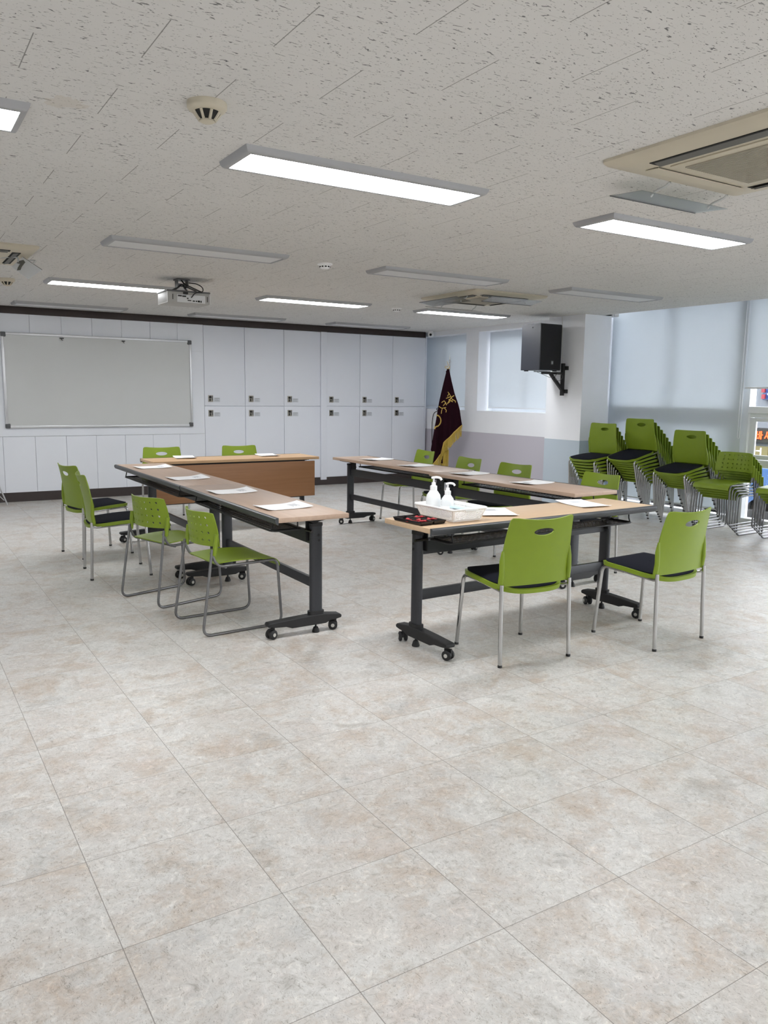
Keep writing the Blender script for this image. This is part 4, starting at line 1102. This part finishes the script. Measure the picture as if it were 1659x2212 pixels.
fl = thing('flag', 'dark maroon flag with gold lettering and gold fringe on the silver pole', 'flag', (FX, FY, 0))
left = [(305, 440), (250, 700), (190, 1000), (130, 1400), (98, 1620), (70, 1820), (110, 1900), (112, 2065)]
right = [(342, 440), (395, 660), (450, 850), (520, 1030), (550, 1130), (595, 1390), (450, 1530), (292, 1690), (255, 1890), (116, 2066)]
def interp(pl, v):
    if v <= pl[0][1]: return pl[0][0]
    for (a0, v0), (a1, v1) in zip(pl, pl[1:]):
        if v <= v1: return a0+(a1-a0)*(v-v0)/(v1-v0)
    return pl[-1][0]
def depth(e, z):
    k = min(1, max(0, (1.85-z)/1.2))
    return .020 + .05*k + .045*k*math.sin(e*26+1.2) + .018*k*math.sin(e*61)
def clothpt(u, v, off=0):
    e = fe(u, v); z = fz(v); p = E1*e + E2*(depth(e, z)+off); return Vector((p.x, p.y, z))
rings = []
nv, nu = 60, 40
Mx_ = MB(); vs = []; fs = []
for layer in (0, 1):
    for j in range(nv+1):
        v = 440 + (2064-440)*j/nv; l_, r_ = interp(left, v), interp(right, v)
        for i in range(nu+1): vs.append(clothpt(l_+(r_-l_)*i/nu, v, .0 if layer == 0 else -.004))
K = (nv+1)*(nu+1)
for j in range(nv):
    for i in range(nu):
        a = j*(nu+1)+i; fs.append((a, a+1, a+nu+2, a+nu+1)); fs.append((K+a, K+a+nu+1, K+a+nu+2, K+a+1))
for j in range(nv):
    for i in (0, nu):
        a = j*(nu+1)+i; fs.append((a, a+nu+1, K+a+nu+1, K+a))
for i in range(nu):
    for j in (0, nv):
        a = j*(nu+1)+i; fs.append((a, a+1, K+a+1, K+a))
Mx_.add(vs, fs).build('cloth', M['flag'], fl, ang=80)
# rear fold hanging behind, down to the fringe
b = MB(); b.tube([clothpt(300, 470, -.03), clothpt(360, 900, -.05), clothpt(370, 1400, -.07), clothpt(330, 1800, -.07), clothpt(300, 2060, -.06)], .035, 12, True, .5, [.3, .8, 1.2, 1.3, 1.2]).build('rear_fold', M['flag'], fl)
def flagstroke(pl, wd, name):
    b_ = MB()
    for q in pl:
        pts = [clothpt(u, v, .006) for u, v in q]
        b_.tube(pts, wd, 6, True, .8)
    return b_
tx = [[(335, 830), (362, 868), (385, 905)], [(385, 905), (345, 922), (308, 938)], [(350, 862), (330, 905)],
      [(440, 888), (398, 915), (370, 960), (333, 1030)], [(350, 955), (400, 985), (420, 995)], [(395, 925), (415, 965), (352, 1010)], [(418, 955), (470, 985), (470, 1010)],
      [(235, 1010), (275, 978), (300, 1010), (320, 1052)], [(300, 1015), (262, 1066)], [(190, 1075), (222, 1098), (250, 1110), (240, 1150), (235, 1200)],
      [(245, 1108), (310, 1092)], [(285, 1105), (318, 1140), (312, 1175)]]
arc = [(150+82*math.cos(a), 1322+96*math.sin(a)) for a in [(-85+175*k/16)*PI/180 for k in range(17)]]
flagstroke(tx, .0075, '').build('gold_lettering', M['gold'], fl)
flagstroke([arc, [(150, 1425), (128, 1432), (128, 1462)]], .0125, '').build('gold_ring', M['gold'], fl)
# fringe cords along the slanting lower edge
b = MB(); edge = [(595, 1390), (450, 1530), (292, 1690), (255, 1890), (116, 2066)]
seg = []
for (a0, v0), (a1, v1) in zip(edge, edge[1:]):
    n_ = int(math.hypot(a1-a0, v1-v0)/8.0)
    for k in range(n_): f_ = k/n_; seg.append((a0+(a1-a0)*f_, v0+(v1-v0)*f_))
for (u, v) in seg:
    Ln = 195 + rr.uniform(-12, 12)
    v2 = min(v+Ln, 2240)
    b.tube([clothpt(u, v, .004+rr.uniform(-.004, .004)), clothpt(u-6+rr.uniform(-4, 4), (v+v2)/2, .006+rr.uniform(-.006, .006)), clothpt(u-8+rr.uniform(-7, 7), v2, .006+rr.uniform(-.008, .008))], .0036, 5)
for k in range(26):
    u = 262+k*4.6; v = 1880+rr.uniform(-10, 10)
    b.tube([clothpt(u, v-60, -.03), clothpt(u+rr.uniform(-4, 4), 2100, -.035), clothpt(u+rr.uniform(-6, 6), 2230, -.035)], .0042, 5)
b.build('fringe', M['fringe'], fl)
MB().tube([clothpt(u, v, .006) for u, v in seg[::3]]+[clothpt(*seg[-1], .006)], .0065, 6).build('fringe_braid', M['gold'], fl)
b = MB(); b.tube(spline([clothpt(322, 440), clothpt(300, 425), clothpt(272, 418), clothpt(285, 392), clothpt(315, 405), clothpt(325, 370), clothpt(305, 310)], 6), .004, 6)
b.tube(spline([clothpt(322, 440), clothpt(345, 420), clothpt(352, 400)], 6), .006, 6)
b.build('tie_cord', M['gold'], fl)
